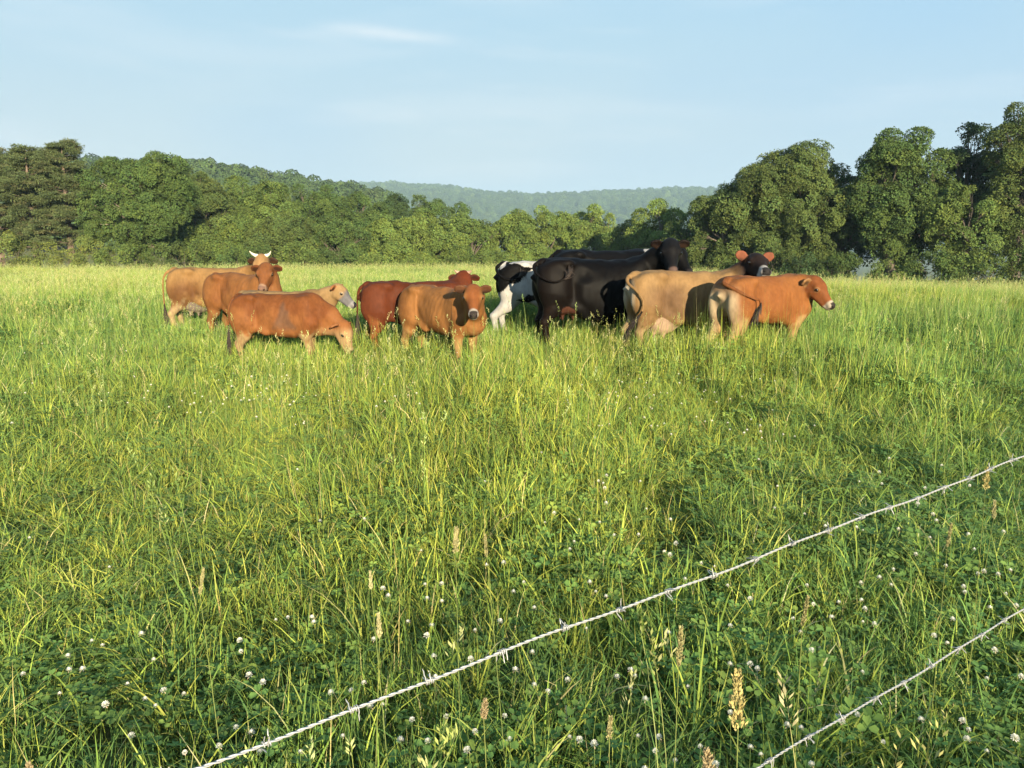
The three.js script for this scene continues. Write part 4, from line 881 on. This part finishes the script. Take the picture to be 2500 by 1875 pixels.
// ---------------------------------------------------------------- tall seed heads by the fence
{
  const spike = (seed, len, fat, c) => {                        // dense clustered head, lobed like orchard grass
    const r = rng(seed), s = new Soup(), n = 380;
    for (let k = 0; k < n; k++) {
      const t = Math.pow(r(), 0.8), lob = 0.5 + 0.5 * Math.sin(t * 15 + seed), a = r() * 6.283, rad = fat * (0.35 + 0.65 * lob) * (1 - 0.75 * t * t) * Math.sqrt(r());
      const x = Math.cos(a) * rad, z = Math.sin(a) * rad, y = t * len + (r() - 0.5) * 0.004, h = 0.0042 + 0.003 * r(), w = 0.0014 + 0.0008 * r(), cc = vary(r, c, 0.25), b = r() * 3.14;
      const ox = Math.cos(a) * h * 0.75, oz = Math.sin(a) * h * 0.75, ux = Math.cos(b) * w, uz = Math.sin(b) * w;
      const A = s.v(x, y - h * 0.4, z, cc), B = s.v(x + ux + ox * 0.4, y + h * 0.3, z + uz + oz * 0.4, cc), C = s.v(x + ox, y + h, z + oz, cc), D = s.v(x - ux + ox * 0.4, y + h * 0.3, z - uz + oz * 0.4, cc);
      s.tri(A, B, C); s.tri(A, C, D);
    }
    return s.geo();
  };
  const HEADS = [spike(1, 0.085, 0.0125, [0.44, 0.37, 0.15]), spike(2, 0.06, 0.007, [0.40, 0.36, 0.17]), spike(3, 0.05, 0.010, [0.40, 0.32, 0.18]), spike(4, 0.09, 0.0045, [0.36, 0.33, 0.15]), spike(5, 0.07, 0.0055, [0.42, 0.39, 0.20])];
  const spots = [
    [0.33, -1.02, 1.02, 0, 1.0, 'fat golden seed head standing near the lower wire\'s bottom end'], [0.27, -0.94, 0.985, 2, 0.9, 'short buff seed head left of the fat golden one, at the bottom edge'],
    [-0.16, -2.07, 0.86, 1, 1.15, 'pale seed head on a tall stem above the upper wire, left of centre'], [-0.07, -2.02, 0.84, 3, 0.75, 'thin brownish seed head right of the pale one above the upper wire'],
    [-0.30, -1.62, 0.82, 4, 0.8, 'seed head leaning over the upper wire left of centre'], [-0.05, -1.22, 0.88, 2, 0.7, 'small orange-buff seed head below the upper wire'],
    [1.66, -2.60, 0.86, 0, 0.95, 'cream seed head hanging under the upper wire at the right edge'], [1.59, -2.43, 0.81, 4, 0.9, 'cream bent seed head below the one at the right edge'], [1.25, -2.10, 0.84, 3, 0.8, 'thin straw seed head on a leaning stem between the two wires'],
    [0.35, -1.49, 0.84, 3, 1.0, 'long thin seed head between the wires, above the fat golden one'],
    [0.17, -1.22, 0.84, 1, 0.7, 'buff seed head between the upper wire and the bottom edge'],
    [-0.83, -1.92, 0.78, 3, 0.8, 'thin pale seed head standing alone in the left foreground'], [-0.87, -1.24, 0.74, 2, 0.8, 'clustered seed head in the bottom left corner'],
    [0.66, -1.63, 0.85, 3, 0.9, 'brown seed head on an upright stem above the lower wire'], [-0.39, -2.00, 0.75, 4, 0.7, 'green-buff seed head above the upper wire, left part']];
  const r = rng(77);
  for (const [x, z, H, k, sc, label] of spots) {
    const root = new THREE.Group(), gy = ground(x, z), s = new Soup(), lean = (r() - 0.5) * 0.16, lz = (r() - 0.5) * 0.12, hl = 0.07 * sc;
    const c = vary(r, [0.22, 0.26, 0.07], 0.2), y1 = H - gy - hl;
    limb(s, [[-lean * 0.9, -0.02, -lz, 0.0013], [-lean * 0.45, y1 * 0.5, -lz * 0.4, 0.0012], [0, y1 + 0.01, 0, 0.0008]], 4, c);
    const st = new THREE.Mesh(s.geo(), grassMat); st.name = 'stem'; root.add(st);
    const hd = new THREE.Mesh(HEADS[k], grassMat); hd.name = 'seed_head'; hd.position.y = y1; hd.scale.setScalar(sc); hd.rotation.set(lz * 3, r() * 6.28, -lean * 3); root.add(hd);
    const bl = new Soup(); blade(bl, r, -lean * 0.8, -lz * 0.9, 0.28 + 0.1 * r(), 0.005, 0.25, 0.9, r() * 6.28, c, 4, 0.2);
    const b = new THREE.Mesh(bl.geo(), grassMat); b.name = 'blade'; root.add(b);
    root.position.set(x, gy, z);
    tag(top(root, 'seed_stem'), label, 'grass stem', 'tall seed stems by the fence');
  }
}
// ---------------------------------------------------------------- white clover in flower
{
  const bloom = (seed) => {
    const r = rng(seed), s = new Soup(), R = 0.0105;
    for (let k = 0; k < 46; k++) {
      const u = -0.55 + 1.55 * Math.sqrt((k + 0.5) / 46) , a = k * 2.39996, w = Math.sqrt(Math.max(0.02, 1 - u * u)), n = [Math.cos(a) * w, u, Math.sin(a) * w], old = u < -0.25;
      const c = vary(r, old ? [0.52, 0.40, 0.28] : [0.80, 0.78, 0.68], 0.08), L = R * (0.85 + 0.3 * r()), W = 0.0021, tx = -Math.sin(a), tz = Math.cos(a);
      const B = n.map((v) => v * R * 0.35), T = [n[0] * (R * 0.35 + L), n[1] * (R * 0.35 + L) + (old ? -0.003 : 0.002), n[2] * (R * 0.35 + L)], M = [(B[0] + T[0] * 2) / 3, (B[1] + T[1] * 2) / 3 + 0.001, (B[2] + T[2] * 2) / 3];
      const A1 = s.v(...B, c), B1 = s.v(M[0] + tx * W, M[1], M[2] + tz * W, c), C1 = s.v(...T, c), D1 = s.v(M[0] - tx * W, M[1], M[2] - tz * W, c);
      s.tri(A1, B1, C1); s.tri(A1, C1, D1);
    }
    return s.geo();
  };
  const BL = [0, 1, 2, 3].map((k) => bloom(800 + k)), petal = new THREE.MeshPhysicalMaterial({ color: 0xffffff, vertexColors: true, roughness: 0.95, transmission: 0.2, thickness: 0, ior: 1.35, side: THREE.DoubleSide });
  const stalk = (() => { const s = new Soup(); limb(s, [[0, 0, 0, 0.0011], [0.008, 0.5, 0.004, 0.001], [0, 1, 0, 0.0009]], 4, [0.16, 0.22, 0.06]); return s.geo(); })();
  const r = rng(55), all = [];
  while (all.length < 800) {
    const d = 1.35 + 15 * r() ** 1.2, x = (r() - 0.5) * 2 * (d * 0.74 + 0.5), z = -d;
    const p = fbm(x * 0.55 + 3, 12, z * 0.55, 3);
    if (r() > sstep(0.40, 0.66, p) * (d < 8 ? 1 : 0.4) + 0.05) continue;
    all.push([x, z, Math.hypot(x, z)]);
  }
  all.sort((a, b) => a[2] - b[2]);
  const rest = [[], [], [], []], m = new THREE.Matrix4(), q = new THREE.Quaternion(), e = new THREE.Euler();
  all.forEach(([x, z, d], k) => {
    const h = 0.17 + 0.14 * r(), gy = ground(x, z), tilt = [(r() - 0.5) * 0.7, r() * 6.28, (r() - 0.5) * 0.7], sc = 0.5 + 0.38 * r(), kind = Math.floor(r() * 4);
    if (k < 150) {
      const root = new THREE.Group(), st = new THREE.Mesh(stalk, grassMat), b = new THREE.Mesh(BL[kind], petal);
      st.name = 'stem'; st.scale.set(1, h, 1); b.name = 'flower_head'; b.position.y = h; b.rotation.set(...tilt); b.scale.setScalar(sc);
      root.add(st, b); root.position.set(x, gy, z); root.rotation.y = r() * 6.28;
      tag(top(root, 'clover_flower'), 'round white clover flower head among the grass blades near the fence', 'flower', 'white clover flowers in the near grass');
    } else { e.set(...tilt); q.setFromEuler(e); rest[kind].push([m.clone().compose(new THREE.Vector3(x, gy + h + 0.03, z), q, new THREE.Vector3(sc, sc, sc)), [1, 1, 1]]); }
  });
  const g = new THREE.Group(); BL.forEach((geo, k) => g.add(instanced('blossoms', geo, petal, rest[k])));
  tag(top(g, 'distant_clover'), 'tiny white clover blooms dotted through the farther grass', 'clover', null, 'stuff');
}

// ---------------------------------------------------------------- shadows on, draw
scene.traverse((o) => { if (o.isMesh) { o.castShadow = true; o.receiveShadow = true; } });
renderer.render(scene, camera);
